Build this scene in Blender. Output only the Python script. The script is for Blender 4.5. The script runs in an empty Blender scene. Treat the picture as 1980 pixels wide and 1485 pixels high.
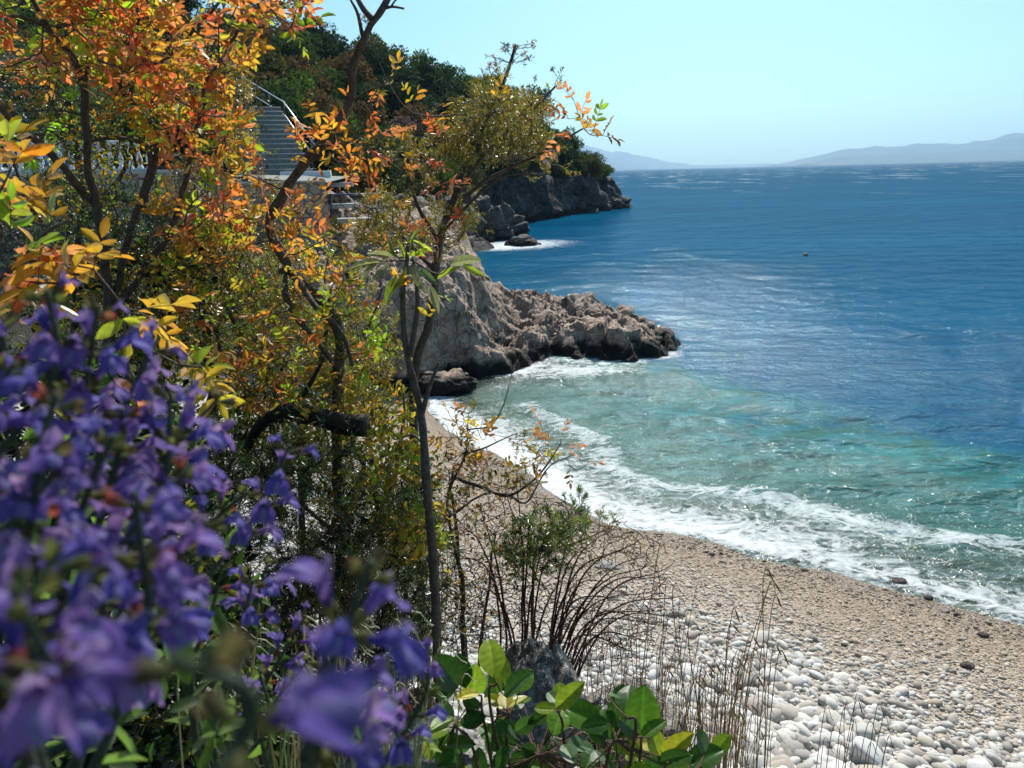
import bpy, math, random
import numpy as np
from mathutils import Vector, Matrix

random.seed(7)
rng = np.random.default_rng(7)
scene = bpy.context.scene
COL = scene.collection

# ------------------------------------------------------------------ camera
FPX = 1485.0                    # focal length in pixels of the 1980 px wide photograph
PITCH, ROLL, CZ = math.radians(15.4), math.radians(1.4), 5.5
FW = np.array([0, math.cos(PITCH), -math.sin(PITCH)])
UP0 = np.array([0, math.sin(PITCH), math.cos(PITCH)])
RT0 = np.array([1.0, 0, 0])
RT = math.cos(ROLL) * RT0 - math.sin(ROLL) * UP0
UP = math.sin(ROLL) * RT0 + math.cos(ROLL) * UP0
CAM = np.array([0, 0, CZ])
cam_data = bpy.data.cameras.new('camera')
cam = bpy.data.objects.new('camera', cam_data)
COL.objects.link(cam)
cam.matrix_world = Matrix(((RT[0], UP[0], -FW[0], 0), (RT[1], UP[1], -FW[1], 0), (RT[2], UP[2], -FW[2], CZ), (0, 0, 0, 1)))
cam_data.sensor_width = 36
cam_data.lens = 36 * FPX / 1980
cam_data.clip_start = 0.01
cam_data.clip_end = 60000
cam_data.dof.use_dof = True
cam_data.dof.focus_distance = 2.8
cam_data.dof.aperture_fstop = 10.0
scene.camera = cam

# ------------------------------------------------------------------ world, sun, exposure
SUN_AZ, SUN_EL = math.radians(14), math.radians(46)
world = bpy.data.worlds.new('World')
scene.world = world
world.use_nodes = True
wn = world.node_tree
sky = wn.nodes.new('ShaderNodeTexSky')
sky.sky_type = 'NISHITA'
sky.sun_disc = False
sky.sun_elevation = SUN_EL
sky.sun_rotation = SUN_AZ
sky.altitude = 0
sky.air_density = 1.0
sky.dust_density = 1.2
sky.ozone_density = 1.0
bg = wn.nodes['Background']
bg.inputs['Strength'].default_value = 0.08
tint = wn.nodes.new('ShaderNodeMix'); tint.data_type = 'RGBA'; tint.blend_type = 'MULTIPLY'
tint.inputs[0].default_value = 1.0; tint.inputs[7].default_value = (0.63, 1.0, 1.08, 1)
wn.links.new(sky.outputs[0], tint.inputs[6])
wn.links.new(tint.outputs[2], bg.inputs['Color'])
SDIR = Vector((math.sin(SUN_AZ) * math.cos(SUN_EL), math.cos(SUN_AZ) * math.cos(SUN_EL), math.sin(SUN_EL)))
sd = bpy.data.lights.new('sun', 'SUN')
sd.energy = 4.6
sd.angle = math.radians(0.5)
sd.color = (1.0, 0.95, 0.87)
sun = bpy.data.objects.new('sun', sd)
COL.objects.link(sun)
sun.rotation_euler = SDIR.to_track_quat('Z', 'Y').to_euler()
sun.location = (0, 0, 60)
scene.view_settings.view_transform = 'Standard'
scene.view_settings.look = 'None'
scene.view_settings.exposure = 0.48
scene.view_settings.gamma = 1.0
scene.render.engine = 'CYCLES'
scene.cycles.max_bounces = 8
scene.cycles.transparent_max_bounces = 12
scene.cycles.volume_bounces = 0
scene.cycles.use_denoising = True

# ------------------------------------------------------------------ helpers
def ray(px, py):
    return FW + RT * (px - 990) / FPX + UP * (742.5 - py) / FPX

def at(px, py, dist):
    """world point that lies dist metres in front of the lens along a sight line"""
    return CAM + ray(px, py) * dist

def on_z(px, py, z=0.0):
    d = ray(px, py)
    return CAM + d * (z - CZ) / d[2]

def tag(o, label=None, cat=None, group=None, kind=None):
    if label: o['label'] = label
    if cat: o['category'] = cat
    if group: o['group'] = group
    if kind: o['kind'] = kind
    return o

def empty(name, loc=(0, 0, 0), rz=0.0):
    o = bpy.data.objects.new(name, None)
    o.empty_display_size = 0.1
    o.location = loc
    o.rotation_euler = (0, 0, rz)
    COL.objects.link(o)
    return o

def _h(ix, iy, iz, seed):
    n = (ix * 374761393 + iy * 668265263 + iz * 2147483647 + seed * 1274126177) & 0xFFFFFFFF
    n = ((n ^ (n >> 13)) * 1274126177) & 0xFFFFFFFF
    n = ((n ^ (n >> 16)) * 2246822519) & 0xFFFFFFFF
    return ((n ^ (n >> 15)) & 0xFFFFFF) / float(0xFFFFFF)

def vnoise(p, seed=0):
    p = np.asarray(p, float)
    i = np.floor(p).astype(np.int64)
    f = p - i
    f = f * f * (3 - 2 * f)
    r = 0
    for dx in (0, 1):
        for dy in (0, 1):
            for dz in (0, 1):
                w = (f[:, 0] if dx else 1 - f[:, 0]) * (f[:, 1] if dy else 1 - f[:, 1]) * (f[:, 2] if dz else 1 - f[:, 2])
                r = r + w * _h(i[:, 0] + dx, i[:, 1] + dy, i[:, 2] + dz, seed)
    return r * 2 - 1

def fbm(p, octv=4, seed=0, gain=0.5):
    p = np.asarray(p, float)
    r, a, t = 0, 1.0, 0
    for o in range(octv):
        r = r + a * vnoise(p * (2.03 ** o) + o * 7.3, seed + o)
        t += a
        a *= gain
    return r / t

def worley(p, seed=0):
    """F1, F2 and a random value of the nearest cell"""
    p = np.asarray(p, float)
    i = np.floor(p).astype(np.int64)
    f1 = np.full(len(p), 9.0); f2 = np.full(len(p), 9.0); cv = np.zeros(len(p)); off = np.zeros((len(p), 3)); gr = np.zeros((len(p), 3))
    for dx in (-1, 0, 1):
        for dy in (-1, 0, 1):
            for dz in (-1, 0, 1):
                c = i + (dx, dy, dz)
                q = np.stack([_h(c[:, 0], c[:, 1], c[:, 2], seed + k) for k in (11, 12, 13)], 1)
                d = np.linalg.norm(c + q - p, axis=1)
                m = d < f1
                f2 = np.where(m, f1, np.minimum(f2, d))
                cv = np.where(m, q[:, 0], cv)
                off[m] = (p - c - q)[m]; gr[m] = ((q[:, [1, 2, 0]] * 7.77) % 1.0 * 2 - 1)[m]
                f1 = np.where(m, d, f1)
    worley.facet = (off * gr).sum(1)          # a tilted plane per cell: broken, faceted faces
    return f1, f2, cv

def smooth(t):
    t = np.clip(t, 0, 1)
    return t * t * (3 - 2 * t)

def poly_dist(x, y, pts, closed=False):
    """distance to a polyline; sign + on its left side (closed: + inside)"""
    pts = np.asarray(pts, float)
    if closed: pts = np.vstack([pts, pts[:1]])
    best = np.full(x.shape, 1e18); sgn = np.ones(x.shape)
    inside = np.zeros(x.shape, bool)
    for a, b in zip(pts[:-1], pts[1:]):
        d = b - a
        t = np.clip(((x - a[0]) * d[0] + (y - a[1]) * d[1]) / (d @ d), 0, 1)
        qx, qy = x - a[0] - t * d[0], y - a[1] - t * d[1]
        dd = qx * qx + qy * qy
        cr = d[0] * (y - a[1]) - d[1] * (x - a[0])
        m = dd < best
        best = np.where(m, dd, best); sgn = np.where(m, np.sign(cr), sgn)
        if closed:
            c = ((a[1] > y) != (b[1] > y)) & (x < (b[0] - a[0]) * (y - a[1]) / (b[1] - a[1] + 1e-12) + a[0])
            inside ^= c
    s = np.where(inside, 1, -1) if closed else sgn
    return np.sqrt(best) * s

class Acc:
    """collects geometry for one mesh"""
    def __init__(s):
        s.v, s.q, s.t, s.c, s.n = [], [], [], [], 0
    def add(s, v, quads=None, tris=None, col=None):
        v = np.asarray(v, float).reshape(-1, 3)
        if quads is not None and len(quads): s.q.append(np.asarray(quads, np.int64) + s.n)
        if tris is not None and len(tris): s.t.append(np.asarray(tris, np.int64) + s.n)
        c = np.ones((len(v), 3)) if col is None else np.broadcast_to(np.asarray(col, float), (len(v), 3))
        s.v.append(v); s.c.append(c); s.n += len(v)
    def inst(s, tv, tq, M, O, C, tris=False, tc=None):
        """template verts (n,3) placed K times by matrices M (K,3,3), origins O, colours C"""
        M = np.asarray(M); O = np.asarray(O); C = np.asarray(C)
        K, n = len(O), len(tv)
        if K == 0: return
        v = np.einsum('kij,nj->kni', M, tv) + O[:, None, :]
        f = (tq[None] + (np.arange(K) * n)[:, None, None]).reshape(-1, tq.shape[1])
        c = np.repeat(C, n, 0)
        if tc is not None: c = c * np.tile(tc, (K, 1))
        s.add(v.reshape(-1, 3), None if tris else f, f if tris else None, c)
    def build(s, name, mat, parent=None, smooth_=True, origin=None):
        me = bpy.data.meshes.new(name)
        v = np.concatenate(s.v)
        if origin is not None: v = v - np.asarray(origin, float)
        q = np.concatenate(s.q) if s.q else np.zeros((0, 4), np.int64)
        t = np.concatenate(s.t) if s.t else np.zeros((0, 3), np.int64)
        me.vertices.add(len(v)); me.vertices.foreach_set('co', v.astype(np.float32).ravel())
        li = np.concatenate([q.ravel(), t.ravel()]).astype(np.int32)
        me.loops.add(len(li)); me.loops.foreach_set('vertex_index', li)
        ls = np.concatenate([np.arange(len(q)) * 4, len(q) * 4 + np.arange(len(t)) * 3]).astype(np.int32)
        me.polygons.add(len(ls)); me.polygons.foreach_set('loop_start', ls)
        me.update(calc_edges=True)
        me.validate()
        if smooth_: me.polygons.foreach_set('use_smooth', np.ones(len(me.polygons), bool))
        ca = me.color_attributes.new('col', 'FLOAT_COLOR', 'POINT')
        c = np.concatenate(s.c)
        c4 = np.ones((len(c), 4), np.float32); c4[:, :3] = c
        if len(me.vertices) == len(c): ca.data.foreach_set('color', c4.ravel())
        me.materials.append(mat)
        o = bpy.data.objects.new(name, me)
        COL.objects.link(o)
        if parent is not None: o.parent = parent
        elif origin is not None: o.location = origin
        return o

def grid_faces(nu, nv):
    i = np.arange(nu - 1)[:, None]; j = np.arange(nv - 1)[None]
    a = (i * nv + j).ravel()
    return np.stack([a, a + nv, a + nv + 1, a + 1], 1)

def set_attr(o, name, vals):
    a = o.data.attributes.new(name, 'FLOAT', 'POINT')
    a.data.foreach_set('value', np.asarray(vals, np.float32))

def tube(acc, pts, rad, sides=5, col=(1, 1, 1), cap=True):
    pts = np.asarray(pts, float); n = len(pts)
    rad = np.broadcast_to(np.asarray(rad, float), (n,))
    tg = np.gradient(pts, axis=0)
    tg /= np.linalg.norm(tg, axis=1, keepdims=True) + 1e-12
    ref = np.array([0.3, 0.2, 1.0]) if abs(tg[:, 2]).mean() < 0.9 else np.array([1.0, 0.2, 0.1])
    a = np.cross(tg, ref); a /= np.linalg.norm(a, axis=1, keepdims=True) + 1e-12
    b = np.cross(tg, a)
    th = np.arange(sides) * 2 * math.pi / sides
    v = pts[:, None] + rad[:, None, None] * (np.cos(th)[None, :, None] * a[:, None] + np.sin(th)[None, :, None] * b[:, None])
    i = np.arange(n - 1)[:, None]; j = np.arange(sides)[None]
    A = (i * sides + j).ravel(); B = (i * sides + (j + 1) % sides).ravel()
    q = np.stack([A, B, B + sides, A + sides], 1)
    v = v.reshape(-1, 3)
    tr = None
    if cap:
        v = np.vstack([v, pts[:1], pts[-1:]])
        m = n * sides
        jj = np.arange(sides); k = (jj + 1) % sides
        tr = np.vstack([np.stack([k, jj, np.full(sides, m)], 1), np.stack([(n - 1) * sides + jj, (n - 1) * sides + k, np.full(sides, m + 1)], 1)])
    acc.add(v, q, tr, col)

def box(acc, c, size, rz=0.0, col=(1, 1, 1), bev=0.0):
    c = np.asarray(c, float); s = np.asarray(size, float) / 2
    b = min(bev, s.min() * 0.5)
    if b <= 0:
        v = np.array([[x, y, z] for z in (-1, 1) for (x, y) in ((-1, -1), (1, -1), (1, 1), (-1, 1))], float) * s
        q = [[0, 3, 2, 1], [4, 5, 6, 7], [0, 1, 5, 4], [1, 2, 6, 5], [2, 3, 7, 6], [3, 0, 4, 7]]
    else:
        def ring(sx, sy, z, cut):
            return [(-sx + cut, -sy, z), (sx - cut, -sy, z), (sx, -sy + cut, z), (sx, sy - cut, z), (sx - cut, sy, z), (-sx + cut, sy, z), (-sx, sy - cut, z), (-sx, -sy + cut, z)]
        v = np.array(ring(s[0] - b, s[1] - b, -s[2], b * .5) + ring(s[0], s[1], -s[2] + b, b) + ring(s[0], s[1], s[2] - b, b) + ring(s[0] - b, s[1] - b, s[2], b * .5))
        q = [[r * 8 + k, r * 8 + (k + 1) % 8, (r + 1) * 8 + (k + 1) % 8, (r + 1) * 8 + k] for r in range(3) for k in range(8)]
        q += [[24, 25, 26, 27], [24, 27, 28, 31], [28, 29, 30, 31], [3, 2, 1, 0], [7, 4, 3, 0], [7, 6, 5, 4]]
    cs, sn = math.cos(rz), math.sin(rz)
    v = np.stack([v[:, 0] * cs - v[:, 1] * sn, v[:, 0] * sn + v[:, 1] * cs, v[:, 2]], 1) + c
    acc.add(v, q, None, col)

def icos(sub=1):
    import bmesh
    bm = bmesh.new(); bmesh.ops.create_icosphere(bm, subdivisions=sub, radius=1)
    v = np.array([x.co[:] for x in bm.verts]); t = np.array([[y.index for y in f.verts] for f in bm.faces]); bm.free()
    return v, t

def frames(d, n):
    """matrices whose columns are side, d and normal"""
    d = d / (np.linalg.norm(d, axis=1, keepdims=True) + 1e-12)
    x = np.cross(d, n); x /= np.linalg.norm(x, axis=1, keepdims=True) + 1e-12
    z = np.cross(x, d)
    return np.stack([x, d, z], 2)

def rdir(k):
    v = rng.normal(size=(k, 3))
    return v / np.linalg.norm(v, axis=1, keepdims=True)

def in_poly(px, py, poly):
    poly = np.asarray(poly, float); r = np.zeros(len(px), bool)
    for a, b in zip(poly, np.roll(poly, -1, 0)):
        r ^= ((a[1] > py) != (b[1] > py)) & (px < (b[0] - a[0]) * (py - a[1]) / (b[1] - a[1] + 1e-12) + a[0])
    return r

def sample_poly(poly, n, d0, d1, clump=0.0, seed=0):
    """n points of a shrub's volume: within an outline, between two distances"""
    poly = np.asarray(poly, float); out = []
    lo, hi = poly.min(0), poly.max(0); tot = 0
    while tot < n:
        p = lo + rng.random((n * 3, 2)) * (hi - lo)
        m = in_poly(p[:, 0], p[:, 1], poly)
        if clump > 0:
            nz = fbm(np.column_stack([p / 90.0, np.full(len(p), seed * 3.7)]), 2, seed)
            m &= rng.random(len(p)) < np.clip(0.5 + nz * 2.2 * clump, 0.02, 1)
        p = p[m]; out.append(p); tot += len(p)
    p = np.concatenate(out)[:n]
    d = d0 + rng.random(n) * (d1 - d0)
    return CAM + (FW[None] + RT[None] * ((p[:, 0] - 990) / FPX)[:, None] + UP[None] * ((742.5 - p[:, 1]) / FPX)[:, None]) * d[:, None]

# ------------------------------------------------------------------ materials
def new_mat(name):
    m = bpy.data.materials.new(name); m.use_nodes = True
    nt = m.node_tree; nt.nodes.clear()
    return m, nt, nt.nodes, nt.links

def N(nt, t, **kw):
    n = nt.nodes.new(t)
    for k, v in kw.items():
        if k in n.inputs.keys() if not isinstance(k, int) else False: n.inputs[k].default_value = v
        else: setattr(n, k, v)
    return n

def ramp(nt, fac, stops):
    r = nt.nodes.new('ShaderNodeValToRGB')
    el = r.color_ramp.elements
    while len(el) < len(stops): el.new(0.5)
    for e, (p, c) in zip(el, stops):
        e.position = p; e.color = (c[0], c[1], c[2], 1) if len(c) == 3 else c
    nt.links.new(fac, r.inputs[0])
    return r.outputs[0]

def noise(nt, vec, scale, detail=4, rough=0.55, dist=0.0):
    n = nt.nodes.new('ShaderNodeTexNoise'); n.inputs['Scale'].default_value = scale; n.inputs['Detail'].default_value = detail
    n.inputs['Roughness'].default_value = rough; n.inputs['Distortion'].default_value = dist
    if vec is not None: nt.links.new(vec, n.inputs['Vector'])
    return n.outputs['Fac']

def mixc(nt, fac, a, b, mode='MIX'):
    m = nt.nodes.new('ShaderNodeMix'); m.data_type = 'RGBA'; m.blend_type = mode
    for s, v in ((0, fac), (6, a), (7, b)):
        if isinstance(v, (float, int)): m.inputs[s].default_value = v
        elif isinstance(v, tuple): m.inputs[s].default_value = (*v, 1) if len(v) == 3 else v
        else: nt.links.new(v, m.inputs[s])
    return m.outputs[2]

def math_(nt, op, a, b=0.0, c=0.0, clamp=False):
    m = nt.nodes.new('ShaderNodeMath'); m.operation = op; m.use_clamp = clamp
    for s, v in ((0, a), (1, b), (2, c)):
        if isinstance(v, (float, int)): m.inputs[s].default_value = v
        else: nt.links.new(v, m.inputs[s])
    return m.outputs[0]

def bump(nt, h, strength, dist, prev=None):
    b = nt.nodes.new('ShaderNodeBump'); b.inputs['Strength'].default_value = strength; b.inputs['Distance'].default_value = dist
    nt.links.new(h, b.inputs['Height'])
    if prev is not None: nt.links.new(prev, b.inputs['Normal'])
    return b.outputs[0]

def pos(nt):
    g = nt.nodes.new('ShaderNodeNewGeometry'); return g.outputs['Position']

def objc(nt):
    g = nt.nodes.new('ShaderNodeTexCoord'); return g.outputs['Object']

def principled(nt, col, rough=0.6, normal=None, spec=0.5, metal=0.0):
    p = nt.nodes.new('ShaderNodeBsdfPrincipled'); o = nt.nodes.new('ShaderNodeOutputMaterial')
    if isinstance(col, tuple): p.inputs['Base Color'].default_value = (*col, 1)
    else: nt.links.new(col, p.inputs['Base Color'])
    if isinstance(rough, float): p.inputs['Roughness'].default_value = rough
    else: nt.links.new(rough, p.inputs['Roughness'])
    p.inputs['Specular IOR Level'].default_value = spec
    p.inputs['Metallic'].default_value = metal
    if normal is not None: nt.links.new(normal, p.inputs['Normal'])
    nt.links.new(p.outputs[0], o.inputs[0])
    return p

def attr_col(nt):
    a = nt.nodes.new('ShaderNodeVertexColor'); a.layer_name = 'col'; return a.outputs[0]

def leaf_mat(name, trans=0.5, gloss=0.06, rough=0.35, vein=0.25, boost=1.3):
    m, nt, ns, lk = new_mat(name)
    c = attr_col(nt)
    nz = noise(nt, objc(nt), 90, 3)
    c = mixc(nt, 1.0, c, ramp(nt, nz, [(0.3, (1 - vein,) * 3), (0.7, (1 + vein * .5,) * 3)]), 'MULTIPLY')
    d = ns.new('ShaderNodeBsdfDiffuse'); lk.new(c, d.inputs[0])
    t = ns.new('ShaderNodeBsdfTranslucent')
    cb = mixc(nt, 1.0, c, (boost, boost * 1.0, boost * 0.75), 'MULTIPLY'); lk.new(cb, t.inputs[0])
    g = ns.new('ShaderNodeBsdfGlossy'); g.inputs['Roughness'].default_value = rough
    fr = ns.new('ShaderNodeFresnel'); fr.inputs[0].default_value = 1.4
    m1 = ns.new('ShaderNodeMixShader'); m1.inputs[0].default_value = trans; lk.new(d.outputs[0], m1.inputs[1]); lk.new(t.outputs[0], m1.inputs[2])
    m2 = ns.new('ShaderNodeMixShader'); f = math_(nt, 'MULTIPLY', fr.outputs[0], gloss * 12, clamp=True); lk.new(f, m2.inputs[0]); lk.new(m1.outputs[0], m2.inputs[1]); lk.new(g.outputs[0], m2.inputs[2])
    o = ns.new('ShaderNodeOutputMaterial'); lk.new(m2.outputs[0], o.inputs[0])
    return m

M = {}
M['leaf'] = leaf_mat('leaf', 0.66, 0.02, 0.5, boost=1.2)
M['leaf_far'] = leaf_mat('tree_leaf', 0.35, 0.006, 0.6, vein=0.1, boost=1.0)
M['needle'] = leaf_mat('needle', 0.5, 0.03, 0.45, vein=0.1)
M['petal'] = leaf_mat('petal', 0.5, 0.008, 0.6, vein=0.2, boost=1.2)
M['waxleaf'] = leaf_mat('waxy_leaf', 0.5, 0.007, 0.55, vein=0.25, boost=1.2)

def bark_mat(name, c1, c2, sc=60.0):
    m, nt, ns, lk = new_mat(name)
    p = objc(nt)
    nz = noise(nt, p, sc, 5, 0.7)
    n2 = noise(nt, p, sc * 4, 3, 0.6)
    col = ramp(nt, nz, [(0.3, c1), (0.7, c2)])
    principled(nt, col, 0.8, bump(nt, math_(nt, 'ADD', nz, n2), 0.6, 0.004), 0.25)
    return m
M['bark'] = bark_mat('bark', (0.045, 0.035, 0.028), (0.16, 0.13, 0.10))
M['bark_tree'] = bark_mat('tree_bark', (0.05, 0.04, 0.03), (0.12, 0.1, 0.08), 8.0)
M['twig'] = bark_mat('twig', (0.07, 0.035, 0.022), (0.17, 0.10, 0.065), 80.0)
M['log'] = bark_mat('log_wood', (0.012, 0.010, 0.009), (0.05, 0.04, 0.033), 30.0)
M['sage_stem'] = bark_mat('sage_stem', (0.045, 0.06, 0.035), (0.09, 0.11, 0.07), 200.0)

def rock_mat(name, c1, c2, c3, wet=None, sc=1.0, crack=0.5, black=0.55):
    m, nt, ns, lk = new_mat(name)
    p = pos(nt)
    a = noise(nt, p, 0.9 * sc, 6, 0.6)
    b = noise(nt, p, 5.0 * sc, 8, 0.65)
    d = noise(nt, p, 30.0 * sc, 6, 0.7)
    v = ns.new('ShaderNodeTexVoronoi'); v.feature = 'DISTANCE_TO_EDGE'; v.inputs['Scale'].default_value = 2.6 * sc
    w = nt.nodes.new('ShaderNodeVectorMath'); w.operation = 'ADD'
    nn = ns.new('ShaderNodeTexNoise'); nn.inputs['Scale'].default_value = 2.0 * sc; lk.new(p, nn.inputs['Vector'])
    sc2 = ns.new('ShaderNodeVectorMath'); sc2.operation = 'SCALE'; sc2.inputs['Scale'].default_value = 0.6 / sc; lk.new(nn.outputs['Color'], sc2.inputs[0])
    lk.new(p, w.inputs[0]); lk.new(sc2.outputs[0], w.inputs[1]); lk.new(w.outputs[0], v.inputs['Vector'])
    ck = ramp(nt, v.outputs['Distance'], [(0.0, (0, 0, 0)), (0.05, (1, 1, 1))])
    col = ramp(nt, a, [(0.35, c1), (0.6, c2)])
    col = mixc(nt, ramp(nt, b, [(0.45, (0, 0, 0)), (0.65, (1, 1, 1))]), col, c3)
    col = mixc(nt, 1.0, col, ramp(nt, d, [(0.3, (0.62, 0.62, 0.62)), (0.7, (1.15, 1.15, 1.15))]), 'MULTIPLY')
    col = mixc(nt, math_(nt, 'MULTIPLY', math_(nt, 'SUBTRACT', 1.0, ck), crack), col, (0.03, 0.025, 0.02))
    if wet is not None:
        sp = ns.new('ShaderNodeSeparateXYZ'); lk.new(p, sp.inputs[0])
        z = math_(nt, 'ADD', sp.outputs[2], math_(nt, 'MULTIPLY', math_(nt, 'SUBTRACT', noise(nt, p, 1.3, 5, 0.7), 0.5), -wet * 2.2))
        k = ramp(nt, math_(nt, 'DIVIDE', z, wet * 2), [(0.28, (1, 1, 1)), (0.5, (0, 0, 0))])
        col = mixc(nt, k, col, (0.018, 0.015, 0.013))
    mpb = ns.new('ShaderNodeMapping'); mpb.inputs['Rotation'].default_value = (0.35, 0.62, 0.3); mpb.inputs['Scale'].default_value = (0.6 * sc, 0.6 * sc, 4.5 * sc); lk.new(w.outputs[0], mpb.inputs[0])
    bed = noise(nt, mpb.outputs[0], 1.0, 6, 0.65)
    col = mixc(nt, 1.0, col, ramp(nt, bed, [(0.38, (0.6, 0.58, 0.57)), (0.47, (1, 1, 1)), (0.62, (1.12, 1.12, 1.12))]), 'MULTIPLY')
    b = math_(nt, 'ADD', math_(nt, 'MULTIPLY', b, 0.75), math_(nt, 'MULTIPLY', bed, 0.75))
    hh = math_(nt, 'ADD', math_(nt, 'MULTIPLY', b, 1.0), math_(nt, 'MULTIPLY', d, 0.35))
    hh = math_(nt, 'ADD', hh, math_(nt, 'MULTIPLY', ck, 0.25 * crack * 2))
    principled(nt, col, 0.75, bump(nt, hh, 0.9, 0.16 / sc), 0.35)
    return m
M['rock'] = rock_mat('rock_limestone', (0.50, 0.355, 0.265), (0.60, 0.445, 0.345), (0.33, 0.255, 0.205), wet=0.62)
M['rock_far'] = rock_mat('rock_headland', (0.10, 0.09, 0.088), (0.19, 0.17, 0.16), (0.055, 0.05, 0.05), wet=1.0, sc=0.35, crack=0.6)
M['rock_grey'] = rock_mat('rock_lichen', (0.36, 0.33, 0.29), (0.52, 0.48, 0.43), (0.22, 0.20, 0.175), sc=11.0, crack=0.5)
M['rock_pale'] = rock_mat('rock_pale', (0.38, 0.36, 0.32), (0.48, 0.46, 0.42), (0.22, 0.21, 0.19), sc=9.0, crack=0.4)
M['boulder'] = rock_mat('boulder_dark', (0.12, 0.105, 0.10), (0.20, 0.17, 0.155), (0.07, 0.06, 0.06), wet=0.5, sc=0.8)

M['boulder_dry'] = rock_mat('stone_dark', (0.10, 0.085, 0.08), (0.17, 0.13, 0.11), (0.07, 0.06, 0.06), sc=6.0)
def pebble_mat():
    m, nt, ns, lk = new_mat('pebble')
    c = attr_col(nt); p = objc(nt)
    d = noise(nt, p, 45, 5, 0.7)
    c = mixc(nt, 1.0, c, ramp(nt, d, [(0.3, (0.8, 0.79, 0.77)), (0.65, (1.05, 1.05, 1.05))]), 'MULTIPLY')
    principled(nt, c, 0.7, bump(nt, d, 0.3, 0.01), 0.3)
    return m
M['pebble'] = pebble_mat()

# ------------------------------------------------------------------ land and sea layout
SHORE = [(60, -14), (20, 1.5), (13.5, 4.6), (9, 7.0), (6.4, 8.5), (5.5, 9.1), (4.45, 9.9), (3.2, 10.75), (1.7, 11.4), (0.8, 12.4), (0.1, 14.2),
         (-1.0, 15.9), (-1.7, 17.4), (-2.0, 19.5), (-2.2, 26), (-2.5, 45), (-2.8, 60), (-2.0, 70), (-1.0, 80), (1.6, 89), (7.7, 99), (15.6, 114),
         (16.2, 117), (14, 124), (2, 136), (-60, 160)]
def shore_d(x, y):
    w = fbm(np.column_stack([x.ravel() * 0.5, y.ravel() * 0.5, x.ravel() * 0]), 3, 5).reshape(x.shape) * 0.35
    return poly_dist(x, y, SHORE) + w            # + on land

def beach_h(x, y, sdist=None):
    d = shore_d(x, y) if sdist is None else sdist
    P2 = np.column_stack([x.ravel(), y.ravel(), x.ravel() * 0])
    land = np.minimum(0.115 * d, 0.75 + 0.03 * d)
    seab = np.where(d > -5, 0.17 * d, -0.85 + 0.5 * (d + 5))
    z = np.where(d > 0, land, np.maximum(seab, -9))
    z = z + 0.03 * fbm(P2 * 0.8, 3, 21).reshape(x.shape)
    e = (y - 2.2) + 1.5 * np.maximum(0, x + 0.3) + 0.25 * fbm(P2 * 1.2, 3, 9).reshape(x.shape)
    bank = np.where(e > 0, 3.85 - 1.05 * e, 3.85 - 0.16 * e) + 0.12 * fbm(P2 * 2.5, 4, 33).reshape(x.shape)
    left = 3.3 * smooth((-x - 4.6) / 2.8) * smooth((y - 16) / 6) + 0.9 * smooth((-x - 5) / 6)
    left = left + 0.2 * fbm(P2 * 0.9, 4, 34).reshape(x.shape) * smooth((-x - 4) / 2)
    z = np.maximum(z, bank)
    z = np.maximum(z, np.where(left > 0.05, left, -99))
    # the ground ducks under the headland mesh beyond the terrace
    return z

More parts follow.
